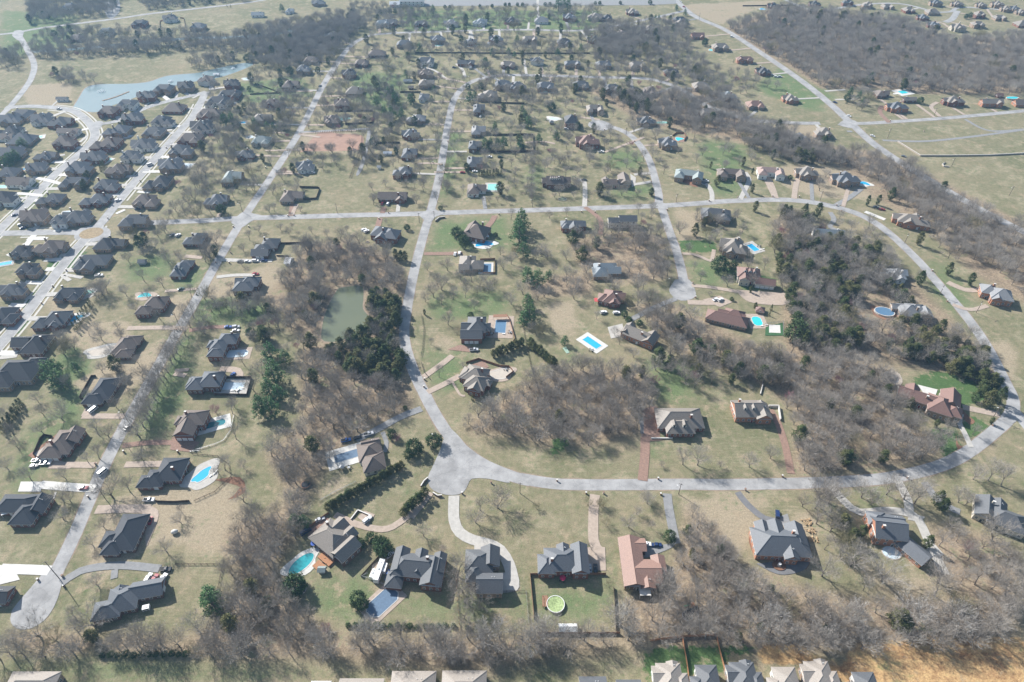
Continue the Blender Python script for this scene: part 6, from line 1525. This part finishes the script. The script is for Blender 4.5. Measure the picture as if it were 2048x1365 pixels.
# ---- trees seen singly: trunk position in the photograph, height in metres
SINGLE = """bare 225,995,15 262,985,10 143,1005,8 128,1041,8 208,1057,7 188,1093,7 366,1026,6 362,1047,7 332,1105,9 198,1172,9 150,1233,6 293,774,11 267,805,9 218,874,9 198,918,10 89,831,8 87,868,8 40,900,8 18,938,7 285,922,9 262,905,7
bare 389,635,14 381,655,14 371,672,14 361,690,14 354,708,14 344,728,14 336,745,14 327,765,14 319,782,14 309,800,14 301,820,14 294,838,14 287,855,14 279,875,14 349,720,13 331,758,13 314,790,13 297,830,13
bare 255,593,10 178,672,7 198,658,6 235,658,6 273,623,8 204,745,8 243,747,7 285,755,9 338,528,9 190,590,10 197,598,10 205,590,10 212,600,10 200,580,10 215,585,10 120,685,10 130,690,10 140,697,10 150,700,10 132,705,9 364,623,7
bare 425,626,10 443,628,10 465,627,10 483,628,10 499,627,10 511,622,10 526,622,10 548,624,10 570,619,10 584,610,10 434,618,10 455,618,10 475,618,10 493,616,10 518,612,10 537,614,10 418,650,9 405,640,9 400,662,9 410,668,9
pale 983,1287,16 1060,1290,13 1238,1251,16 1540,1255,15 1820,1240,16 1900,1252,16 740,1275,13 1085,1275,12 1700,1240,14 1640,1262,13 880,1290,12
red 527,656,7 550,654,7 432,825,7 1057,622,6 1310,770,7 1470,165,8 793,880,5 357,372,6
bare 489,733,10 528,755,12 463,575,5 485,533,6 465,827,9 451,942,11 487,938,7 487,1005,9 440,950,7
bare 1002,510,9 1073,520,9 1095,520,9 1132,520,9 1008,540,10 877,575,11 867,595,11 893,565,6 907,599,11 850,605,9 932,580,9 978,587,11 948,619,8 1023,609,9 930,595,9 897,650,12 861,690,6 1138,623,11 1045,589,11 1152,579,11 1132,573,9 1065,664,8 1162,634,6 1172,636,6 1193,638,7 879,755,10 928,737,5 920,560,9 945,565,10 960,572,9 955,590,8 990,575,9 885,610,8
bud 1087,668,10 1075,672,9
bare 1313,654,17 1342,664,16 1275,581,13 1285,579,11 1259,545,11 1307,559,11 1321,546,12 1336,553,12 1325,560,10 1459,739,14 1344,714,8 1267,716,7 1279,642,10 1572,619,8 1514,731,11 1566,551,12 1538,757,12 1396,753,12 1419,591,4 1230,672,8 1240,690,7 1252,560,10 1300,600,9
bare 1366,930,13 1396,930,14 1497,934,11 1540,918,9 1323,934,4 1295,1003,6 1572,817,11 1586,849,9 1440,935,5
bare 995,1017,13 961,1021,9 951,1045,10 847,1073,8 887,1107,5 915,1152,12 929,1204,14 1182,1099,6 925,1185,11 938,1150,10
bud 1176,1012,6 1200,1013,6 1210,1051,6 1206,1012,6 1220,1178,7 1257,1188,6 1073,1016,5 575,1065,9
bare 1293,1008,9 1257,1057,9 1273,1030,6 1303,1057,6 1394,1055,11 1350,1120,7 1338,1196,15 1330,1185,13 1443,1123,11 1501,1174,12 1520,1182,12 1542,1204,11 1238,1251,15
bare 1628,1016,15 1633,1048,14 1645,1154,16 1701,1130,14 1762,1163,16 1876,1165,15 1866,1192,15 1981,1080,15 1611,1193,9 1633,1231,14 1727,1183,9 1948,1169,14 2007,1191,15 1724,997,13 1773,990,15 1808,1000,15 1828,1008,15 1637,995,16 1655,1005,14 1976,961,14 2002,972,13 1895,862,8 1946,869,8 1738,458,12 1749,486,9 1740,1010,9 1948,960,10 1850,985,9 1640,1018,12
bare 600,309,10 606,301,9 616,307,10 629,309,10 667,309,11 663,325,8 681,345,8 647,339,8 499,347,9 523,349,9 509,381,9 552,385,5 550,424,8 576,424,5 600,424,5 469,396,9 445,377,11 422,428,9 734,323,9 748,410,10 772,373,8 796,361,9 766,307,10 695,468,7 499,481,8 487,503,7 519,464,7 440,472,6 441,507,7 584,460,6 578,470,7 625,468,7 655,473,6 562,460,6 724,507,9 614,505,11 772,448,5 709,335,7 469,317,11 405,362,12 395,375,11 380,350,10
bare 1023,440,9 1029,359,8 1016,388,7 964,408,6 979,406,6 996,406,6 1013,406,6 1053,388,8 921,315,5 909,355,7 840,349,10 830,377,9 847,311,9 834,408,9 893,385,10 885,379,9 1109,329,8 1118,331,8 1128,331,8 1138,329,8 1156,329,7 1099,438,8 1134,434,8 1109,396,5 1148,394,5 1095,517,8 1196,392,9 1244,392,9 1215,388,8 870,400,8 845,330,8 858,300,7
bare 1061,300,8 1063,312,9 1062,324,9 1064,336,9 1063,348,8 1062,360,9 1064,372,9 1063,384,9 1062,396,9 1063,406,8 1055,290,10
pine 1039,487,19 1043,458,18 1045,515,14 1036,470,15 543,720,15 572,725,11 550,765,17 523,830,15 545,830,15 540,790,14 560,800,13 430,1215,15 425,1205,13 110,760,16 125,775,15 98,750,13 155,745,9 118,745,12 1055,565,14 1075,570,15 1097,560,9 1057,615,12 1059,640,15 1050,650,12 592,1050,9 610,1052,9 1112,278,10 1130,690,8 1440,1102,6
bush 913,473,9 930,493,10 925,480,8 991,475,4 881,420,4 814,461,5 503,672,6 582,1115,10 590,1183,10 594,1175,9 742,1083,6 722,1093,5 770,1103,8 763,1095,7 717,1205,7 724,1212,6 535,1210,6 578,1148,4 1337,1080,6 830,905,10 868,890,8 818,915,6 783,876,6 1463,601,3 1437,543,12 1465,540,8 1249,634,5 1588,678,15 1580,359,4 942,636,5 748,292,9 445,428,8 785,1127,4 810,820,3
cedar 849,630,5 554,270,6 548,292,8 793,521,9 803,521,9 812,521,8 1485,333,9 1503,386,9 1505,349,6 1420,337,7 1433,373,11 1544,319,10 1592,353,7 1388,473,12 1509,424,10 1566,436,12 1576,436,11 1607,434,13 1633,436,13 1733,412,9 1753,410,9 1779,401,12 1836,490,12 1836,570,12 1782,592,10 1797,592,10 1895,550,10 1939,572,11 1946,803,10 1972,812,14 1994,808,13 1981,847,5 1869,854,7 1819,814,8 1501,585,6 1509,617,5 1374,1068,8 1382,1112,6 1386,1120,6 1647,1262,6 1660,1266,6 1520,1262,6 1475,1280,7 1720,1072,9 1700,1080,10 1740,1050,8 1872,1010,12 1880,1022,10 1850,1095,9
cone 1538,632,4 1508,616,4 1541,620,5 184,613,7 180,619,7 176,625,7 172,631,7 168,637,7 164,643,7 160,649,7 156,655,7 152,660,7 922,753,6 946,800,5 1075,307,6
pine 867,30,14 824,30,12 840,107,13 972,138,14 984,113,10 1018,109,9 1035,83,8 1117,22,18 1136,22,17 1126,20,15 812,156,10 822,210,12 804,237,11 869,186,8 863,204,8 940,206,13 950,200,11 990,265,11 1045,229,11 1049,243,12 1057,255,12 970,299,12 980,299,11 1008,299,13 1041,299,12 995,299,11 1162,103,9 1030,115,8 1115,112,9 1078,285,9 754,216,12 776,196,12 792,210,14 784,239,14 770,231,12 785,190,10 453,253,14 465,249,13 513,259,13 517,249,11 535,261,9 546,259,8 558,259,8 568,259,8 478,255,9 1370,32,9 1372,55,10 1350,66,8 1345,60,8 1352,22,8 1318,38,6 1310,38,6 564,24,11 1740,165,11 1730,170,10 1715,200,10 1725,210,9 1700,190,9
bush 582,150,9 637,146,7 495,123,9 505,124,8 499,182,5 770,28,7 780,28,7 790,28,7 760,28,6 1118,144,8 962,180,8 935,178,6 830,249,8 1103,222,8 1156,259,8 1045,300,6 123,65,9 111,75,9 890,18,5 900,18,5 960,16,5 985,16,5 1010,13,5 1018,13,5 1035,13,5 1045,13,5 1090,12,5 1100,12,5 1190,10,5 1200,10,5 1240,9,5 1300,9,6 1410,92,8 1395,142,7 1362,128,6 1693,202,8 1930,38,7 1938,36,7 1838,207,7
cone 770,182,9 455,15,4 462,15,4 1693,208,6 1467,126,4"""
for line in SINGLE.split('\n'):
    k, rest = line.split(' ', 1)
    for px, py, h in pts_of(rest):
        x, y = P(px, py); ALL.append((k, x + rt.uniform(-.4,.4), y + rt.uniform(-.4,.4), h*rt.uniform(.94,1.08)*(1.15 if k == 'bare' else 1), rt.uniform(.95,1.2)*(1.08 if k == 'pine' else 1)))
# ---- clipped hedge rows of cedars
def hedge_row(x0, y0, x1, y1, n, k, h):
    for i in range(n):
        t = (i+.5)/n; x, y = P(x0+(x1-x0)*t, y0+(y1-y0)*t); ALL.append((k, x + rt.uniform(-.4,.4), y + rt.uniform(-.4,.4), h*rt.uniform(.85,1.15), 1.35))
hedge_row(655,1022,805,935,26,'cedar',6); hedge_row(805,1035,868,975,9,'cedar',7); hedge_row(1058,690,1112,738,11,'cedar',7.5); hedge_row(984,716,1048,690,10,'cedar',6.5)
hedge_row(5,868,48,808,10,'cone',7); hedge_row(762,1255,1912-800,1262,0 or 1,'bush',2); hedge_row(690,1252,912,1255,16,'bush',2.2); hedge_row(200,1312,380,1310,12,'bush',2.4); hedge_row(1345,715,1330,740,3,'bush',3)
hedge_row(956,352,1006,350,9,'cone',6); hedge_row(40,300,78,285,6,'pine',10); hedge_row(5,345,40,318,6,'pine',11); hedge_row(168,385,182,345,6,'cedar',8); hedge_row(5,525,45,515,5,'cone',7); hedge_row(240,262,268,250,4,'cedar',8); hedge_row(202,345,210,330,3,'cone',7)
hedge_row(1498,1180,1590,1180,1,'cedar',5); hedge_row(1290,655,1245,638,2,'bush',4)
# ---- woods and loose groves: kind mix, spacing (m), outline
WOODS = """B 7.5 560,560 600,500 680,478 780,512 815,560 808,600 760,590 735,600 725,570 660,580 645,640 620,680 570,640 590,610
B 7.5 600,700 640,690 700,760 800,770 832,800 800,828 740,850 690,885 650,940 620,985 585,1005 530,905 560,880 600,850 620,800 590,740
C 4.9 655,700 690,690 735,660 745,640 735,600 760,590 802,610 798,700 815,760 760,770 700,750 660,720
C 7 650,580 640,640 620,640 630,590
C 7 700,560 740,560 730,570 700,572
B 6.8 920,850 960,828 1000,795 1090,745 1200,730 1290,745 1315,790 1285,865 1200,892 1080,892 1000,870 935,872
B 6.8 1580,945 1600,850 1565,790 1450,755 1420,700 1560,700 1640,705 1790,745 1800,830 1850,860 1895,900 1840,925 1700,945
M 7.5 1290,745 1300,700 1340,700 1420,690 1560,720 1550,790 1440,770 1400,790
B 8.0 1445,60 1570,15 1640,25 1800,42 1900,82 2060,72 2060,188 1850,188 1750,175 1650,180 1570,128 1500,92
B 8.0 1650,305 1740,305 1800,335 1850,355 2060,460 2100,640 1990,545 1890,520 1840,450 1780,398
M 7.0 1540,430 1620,440 1700,500 1800,540 1770,560 1850,590 1860,660 1960,680 2005,780 1880,735 1700,700 1600,690 1570,620 1550,540
M 8.0 1560,420 1690,480 1750,500 1830,560 1770,590 1700,560 1600,560
B 7.2 1165,172 1300,195 1440,182 1500,245 1560,252 1640,300 1700,320 1640,335 1500,300 1440,262 1380,262 1330,240 1280,225 1250,210
M 9.5 1500,262 1640,290 1700,330 1640,335 1560,320 1500,290
B 8.5 1135,500 1150,470 1240,462 1330,470 1345,545 1300,560 1260,505 1200,500 1160,530
B 8.0 1240,600 1350,608 1370,640 1400,640 1420,690 1330,700 1310,680
M 8.5 1395,430 1480,432 1440,470 1395,465
B 5.8 0,1285 60,1272 400,1290 700,1280 900,1268 1060,1272 1240,1268 1240,1290 1060,1325 900,1335 700,1312 400,1318 200,1312 0,1320
B 6.2 1240,1268 1500,1262 1700,1275 2060,1272 2060,1295 1800,1300 1600,1305 1400,1285 1250,1290
B 6.6 450,1180 480,1060 520,1010 600,1005 620,1040 590,1100 560,1130 560,1170 600,1215 700,1270 420,1280
B 6.8 1380,1020 1450,1110 1460,1160 1560,1200 1700,1210 1850,1215 2048,1190 2048,1265 1240,1262 1300,1215 1395,1200 1360,1120
B 9.0 1850,1045 1960,1070 2048,1110 2048,1180 1900,1180 1880,1110
B 10.0 1600,1010 1690,1040 1700,1110 1640,1120
B 10.0 1880,980 1960,1010 1940,1040 1890,1020
B 7.5 475,70 560,50 700,30 740,55 660,100 600,112 520,120 480,105 395,100 300,110 60,118 60,106 300,88 470,78
B 8.5 240,-25 540,-25 500,0 400,10 300,22
B 9.0 60,10 250,-10 230,30 130,44 60,50
B 7.5 500,130 560,90 620,60 700,50 700,100 600,150
B 11.0 60,78 130,62 400,66 400,78 70,100
B 8.5 90,152 130,150 190,165 190,172 120,168
B 9.0 375,128 470,112 480,128 400,145
B 9.0 0,105 45,105 50,135 0,140
B 9.0 400,480 440,490 435,520 400,530
B 11.0 240,470 330,445 340,470 300,500 250,500
B 10.0 280,500 330,500 300,520 250,530
B 11.0 400,255 470,215 560,215 600,240 590,262 500,300 460,340 400,330
B 12.0 530,205 600,180 640,200 620,240 560,225
B 11.0 380,350 450,330 470,345 430,380 400,440 330,440 370,400
B 13.0 750,170 800,160 800,300 740,300
B 12.0 640,180 740,170 750,260 640,300
B 13.0 720,300 800,300 790,340 720,345
B 10.0 1150,60 1370,40 1380,100 1300,110 1180,100
B 13.4 1180,100 1400,110 1430,180 1190,150
B 12.5 810,95 1180,95 1180,112 810,112
B 13.0 800,25 1200,20 1200,50 800,60
B 12.0 930,160 1180,165 1180,180 1060,215 970,215
B 13.0 1320,130 1500,150 1560,180 1440,200
B 13.0 1700,185 1740,195 1735,225 1690,215
B 10.0 1200,60 1290,70 1260,120 1190,118
B 11.0 700,10 840,20 830,60 760,64 690,60
B 13.0 870,265 905,190 900,300 880,400 860,400
B 12.0 1270,410 1330,430 1340,520 1250,470
M 10.0 1580,590 1640,600 1640,640 1590,650
C 9.0 1230,190 1290,200 1310,230 1250,215
C 7.2 1800,682 1960,695 2008,780 1960,795 1880,738 1800,715
C 8 1590,640 1660,650 1740,700 1650,712 1590,690
C 8 1610,540 1700,560 1720,600 1640,600
M 30 400,180 760,60 1180,30 1400,100 1480,200 1400,250 1300,400 905,400 560,400
B 17 400,180 760,60 1180,60 1400,100 1480,200 1400,250 1300,400 900,405 500,430 420,300
B 19 760,170 800,170 800,340 740,420 700,340
B 19 0,730 240,640 300,500 420,520 360,700 200,940 100,1100 0,960
B 18 1380,250 1700,330 1640,390 1380,330
B 21 840,520 1300,500 1300,620 1150,700 1040,560 850,640
B 20 500,500 560,720 480,1000 420,800
B 17 1340,420 1480,420 1560,560 1400,600
B 16 1640,420 1760,440 1850,560 1900,640 1760,560
M 12 400,600 600,600 640,760 560,720
B 10 1130,545 1200,545 1200,575 1130,570
B 11 950,1200 1060,1250 1240,1250 1240,1262 900,1262 890,1240
B 10 60,1240 200,1250 420,1262 420,1280 60,1270"""
def scatter(mix, sp, poly):
    xs = [P(*q) for q in poly]; x0 = min(q[0] for q in xs); x1 = max(q[0] for q in xs); y0 = min(q[1] for q in xs); y1 = max(q[1] for q in xs)
    y = y0
    while y < y1:
        x = x0 + (0 if int(y) % 2 else sp/2)
        while x < x1:
            X, Y = x + rt.uniform(-.48,.48)*sp, y + rt.uniform(-.48,.48)*sp; x += sp
            if not in_poly(X, Y, xs): continue
            u = rt.random()
            k = {'B': 'bare' if u < .93 else 'bud' if u < .96 else 'cedar' if u < .99 else 'red', 'M': 'bare' if u < .58 else 'bud' if u < .64 else 'cedar' if u < .94 else 'red', 'C': 'cedar' if u < .86 else 'bare'}[mix]
            h = rt.uniform(10, 16) if k in ('bare','bud') else rt.uniform(7.5, 13) if k == 'cedar' else rt.uniform(5,7)
            if sp > 9.5 and k == 'bare': h *= .85
            ALL.append((k, X, Y, h, rt.uniform(.85,1.15)*(1.45 if k == 'cedar' else 1), 'w'))
        y += sp
for line in WOODS.split('\n'):
    m_, gap_, rest = line.split(' ', 2); scatter(m_, float(gap_)*(1.02 if float(gap_) < 8.6 else .88 if float(gap_) < 13.5 else 1), pts_of(rest))
for q in ((1750,622,13),(1742,640,9),(1830,588,11),(1872,620,10),(1845,592,9),(1755,600,8),(1150,625,12),(1180,660,8),(1600,425,6),(1786,748,9),(620,285,16),(660,285,18),(700,285,14),(600,360,10),(630,400,16),(660,370,24),(650,410,10),(700,390,14),(690,345,8),(750,350,14),(570,340,6),(860,120,20),(1560,165,20)): AVOID.append((*P(q[0],q[1]), q[2]))
# drop what stands on roads, roofs, pools (near singles keep their surveyed places)
AV = {}
for x, y, r_ in AVOID:
    k = int(math.ceil((r_+2)/10.0))
    for i in range(int(x//10)-k, int(x//10)+k+1):
        for j in range(int(y//10)-k, int(y//10)+k+1): AV.setdefault((i,j), []).append((x, y, r_))
pondw = [P(*q) for q in pond]; lakew = [P(*q) for q in lake]
def clear(t):
    x, y, extra = t[1], t[2], (-.5 if len(t) > 5 else -1.5)
    if in_poly(x, y, pondw) or in_poly(x, y, lakew): return False
    return all(math.hypot(x-a, y-b) > r_ + extra for a, b, r_ in AV.get((int(x//10), int(y//10)), ()))
ALL = [t for t in ALL if clear(t)]
# ---- which become objects of their own: those that show largest
NEED = {'bare': 'bare tree', 'pale': 'bare tree', 'bud': 'budding tree', 'red': 'pink redbud tree', 'pine': 'evergreen', 'cedar': 'evergreen', 'cone': 'evergreen', 'bush': 'evergreen'}
GRPS = {'bare tree': ('bare deciduous trees', 288), 'budding tree': ('small budding trees', 60), 'pink redbud tree': ('pink redbud trees', 60), 'evergreen': ('evergreen trees and bushes', 300)}
def size_px(t):
    px, py = PX(t[1], t[2]); 
    if not (-20 < px < 2068 and -60 < py < 1420): return 0
    return t[3]*t[4]*sx(py)*(1.5 if len(t) == 5 else 1.0)
ranked = {}
for t in ALL: ranked.setdefault(NEED[t[0]], []).append(t)
rest = []
DIRS = ('right of', 'up-right of', 'above', 'up-left of', 'left of', 'down-left of', 'below', 'down-right of')
lab_n = {}
WORDS = {'pale': {'oak': 'broad white-barked leafless tree', 'vase': 'upright white-barked leafless tree'}, 'bare': {'oak': 'broad grey leafless tree', 'vase': 'upright grey leafless tree', 'tall': 'tall thin leafless tree', 'round': 'round-headed leafless tree'},
         'bud': {'round': 'small budding yellowish tree', 'oak': 'broad budding yellowish tree'}, 'red': {'round': 'pinkish budding tree'}, 'pine': {'pine': 'soft green pine'}, 'cedar': {'cedar': 'dark olive cedar'},
         'cone': {'cone': 'pointed dark cedar'}, 'bush': {'bush': 'rounded dark evergreen'}}
LANDX = LAND; SEEN = set()
for kind_w, lst in ranked.items():
    grp, cap = GRPS[kind_w]; lst.sort(key=lambda t: -size_px(t))
    # only those that fall inside the picture count
    keep = [t for t in lst[:cap] if size_px(t) > 0]; rest += [t for t in lst if t not in keep] if len(lst) < 900 else lst[len(keep):]
    info = []
    for t in keep:
        v = rt.randrange(len(TREE[t[0]])); form = TREE[t[0]][v][3]; px, py = PX(t[1], t[2])
        ln, lx, ly = min(LANDX, key=lambda l: math.hypot(l[1]-px, (l[2]-py)*1.25))
        a = math.atan2(-(py-ly), px-lx); di = int(round(a/(math.pi/4))) % 8
        info.append((ln, di, WORDS[t[0]][form], math.hypot(px-lx, py-ly), t, v))
    info.sort(key=lambda q: (q[0], q[1], q[2], q[3])); prev = None; n = 0
    for ln, di, word, dist, t, v in info:
        n = n + 1 if prev == (ln, di, word) else 1; prev = (ln, di, word)
        if ln.startswith('the ') is False: ln = 'the ' + ln
        lead = '' if n == 1 else ORD[min(n-1, 29)] + ' '
        lab = f'{word}, {lead}nearest {DIRS[di]} {ln}'
        wl = lab.split()
        if len(wl) > 16: lab = ' '.join(lab.replace('broad grey ', '').replace('upright grey ', '').replace(' from the front', '').replace(' along', ' by').split()[:16])
        nm = {'bare': 'bare_tree', 'pale': 'bare_tree', 'bud': 'budding_tree', 'red': 'redbud_tree', 'pine': 'pine_tree', 'cedar': 'cedar_tree', 'cone': 'cedar_tree', 'bush': 'evergreen_bush'}[t[0]]
        while lab in SEEN: lab = lab.replace('leafless ', '').replace('tree, ', 'tree, next ') if 'next' not in lab else 'another ' + lab
        SEEN.add(lab)
        r = empty(nm, (t[1], t[2], 0), rt.uniform(0, 6.28), lab, 'bush' if nm == 'evergreen_bush' else 'tree', grp)
        k = t[3]/10.0; r.scale = (k*t[4], k*t[4], k)
        if t[0] != 'bush': r.rotation_euler[0] = rt.uniform(-.05,.05); r.rotation_euler[1] = rt.uniform(-.05,.05)
        obj('trunk', TREE[t[0]][v][0], r); obj('crown', TREE[t[0]][v][1], r)
# ---- everything else: one object per sort of woodland, many trees each
def stuff(name, label, cat, items, meshes, hide=None):
    if not items: return
    me = bpy.data.meshes.new(name); me.from_pydata([(t[1], t[2], -.05) for t in items], [], [])
    def attr(nm, typ, vals, key):
        a = me.attributes.new(nm, typ, 'POINT'); a.data.foreach_set(key, vals)
    attr('pick', 'INT', [t[-1] for t in items], 'value')
    sc = []; ro = []
    for t in items: k = t[3]/10.0; sc += [k*t[4], k*t[4], k]; ro += [rt.uniform(-.06,.06), rt.uniform(-.06,.06), rt.uniform(0,6.28)]
    attr('size', 'FLOAT_VECTOR', sc, 'vector'); attr('turn', 'FLOAT_VECTOR', ro, 'vector')
    c = bpy.data.collections.new(name + '_kinds')
    for i, m in enumerate(meshes): o = bpy.data.objects.new(f'{name}_kind_{"abcdefghij"[i]}', m); c.objects.link(o)
    g = bpy.data.node_groups.new(name, 'GeometryNodeTree'); g.interface.new_socket('Geometry', in_out='INPUT', socket_type='NodeSocketGeometry'); g.interface.new_socket('Geometry', in_out='OUTPUT', socket_type='NodeSocketGeometry')
    gi = g.nodes.new('NodeGroupInput'); go = g.nodes.new('NodeGroupOutput'); iop = g.nodes.new('GeometryNodeInstanceOnPoints'); ci = g.nodes.new('GeometryNodeCollectionInfo')
    ci.inputs['Collection'].default_value = c; ci.inputs['Separate Children'].default_value = True; ci.inputs['Reset Children'].default_value = True
    iop.inputs['Pick Instance'].default_value = True
    def at(nm, typ):
        n = g.nodes.new('GeometryNodeInputNamedAttribute'); n.data_type = typ; n.inputs[0].default_value = nm; return n.outputs[0]
    l = g.links.new; l(gi.outputs[0], iop.inputs['Points']); l(ci.outputs[0], iop.inputs['Instance']); l(at('pick','INT'), iop.inputs['Instance Index'])
    l(at('size','FLOAT_VECTOR'), iop.inputs['Scale']); e2r = at('turn','FLOAT_VECTOR'); l(e2r, iop.inputs['Rotation']); l(iop.outputs[0], go.inputs[0])
    o = obj(name, me); mod = o.modifiers.new('trees', 'NODES'); mod.node_group = g
    tag(o, label, cat, None, 'stuff'); return o
bl, el = [], []
for t in rest:
    if t[0] in ('bare','bud','red','pale'):
        pool_ = [TREE['bare'][i][2] for i in range(len(TREE['bare']))] + [TREE['bud'][0][2], TREE['red'][0][2]]
        bl.append((*t[:5], rt.randrange(len(TREE['bare'])) if t[0] == 'bare' else len(TREE['bare']) + (t[0] == 'red')))
    else: el.append((*t[:5], {'pine': 0, 'cedar': 1, 'cone': 2, 'bush': 3}[t[0]]))
# low brush under the woods
brush = []
for line in WOODS.split('\n'):
    m_, gap_, rest_ = line.split(' ', 2)
    if float(gap_) > 8.6: continue
    xs = [P(*q) for q in pts_of(rest_)]; x0 = min(q[0] for q in xs); x1 = max(q[0] for q in xs); y0 = min(q[1] for q in xs); y1 = max(q[1] for q in xs)
    for _ in range(int((x1-x0)*(y1-y0)/90)):
        X, Y = rt.uniform(x0,x1), rt.uniform(y0,y1)
        if in_poly(X, Y, xs) and clear(('b', X, Y, 1, 1, 'w')): brush.append(('b', X, Y, rt.uniform(2.2,4.5), rt.uniform(1.1,1.6), rt.choice((0,3,4,1,6))))
stuff('bare_woodland', 'dense grey-brown leafless woodland covering the far woods and belts', 'woodland', bl, [TREE['bare'][i][2] for i in range(6)] + [TREE['bud'][0][2], TREE['red'][0][2]])
stuff('evergreen_woodland', 'dark evergreens mixed through the farther woods', 'woodland', el, [TREE[k][0][2] for k in ('pine','cedar','cone','bush')])
stuff('underbrush', 'low tangled leafless brush on the floor of the woods', 'brush', brush, [TREE['bare'][i][2] for i in range(6)] + [TREE['bud'][0][2], TREE['red'][0][2]])
print('TREES', {k: len(v) for k, v in ranked.items()}, 'stuff', len(bl), len(el), 'brush', len(brush), 'objects', len(bpy.data.objects))
# ================================================================== AIR
mb = MB(); m = bpy.data.materials.new('haze'); m.use_nodes = True; n = m.node_tree.nodes; n.clear()
ou = n.new('ShaderNodeOutputMaterial'); pv_ = n.new('ShaderNodeVolumePrincipled'); pv_.inputs['Density'].default_value = HAZE; pv_.inputs['Color'].default_value = (.36,.66,1,1)
pv_.inputs['Anisotropy'].default_value = 0.2
m.node_tree.links.new(pv_.outputs[0], ou.inputs['Volume'])
mb.box((0,600,149.5), (3600,3600,301), m); h_ = mb.build('haze'); h_['kind'] = 'stuff'; h_['label'] = 'thin bluish air haze over the whole valley'
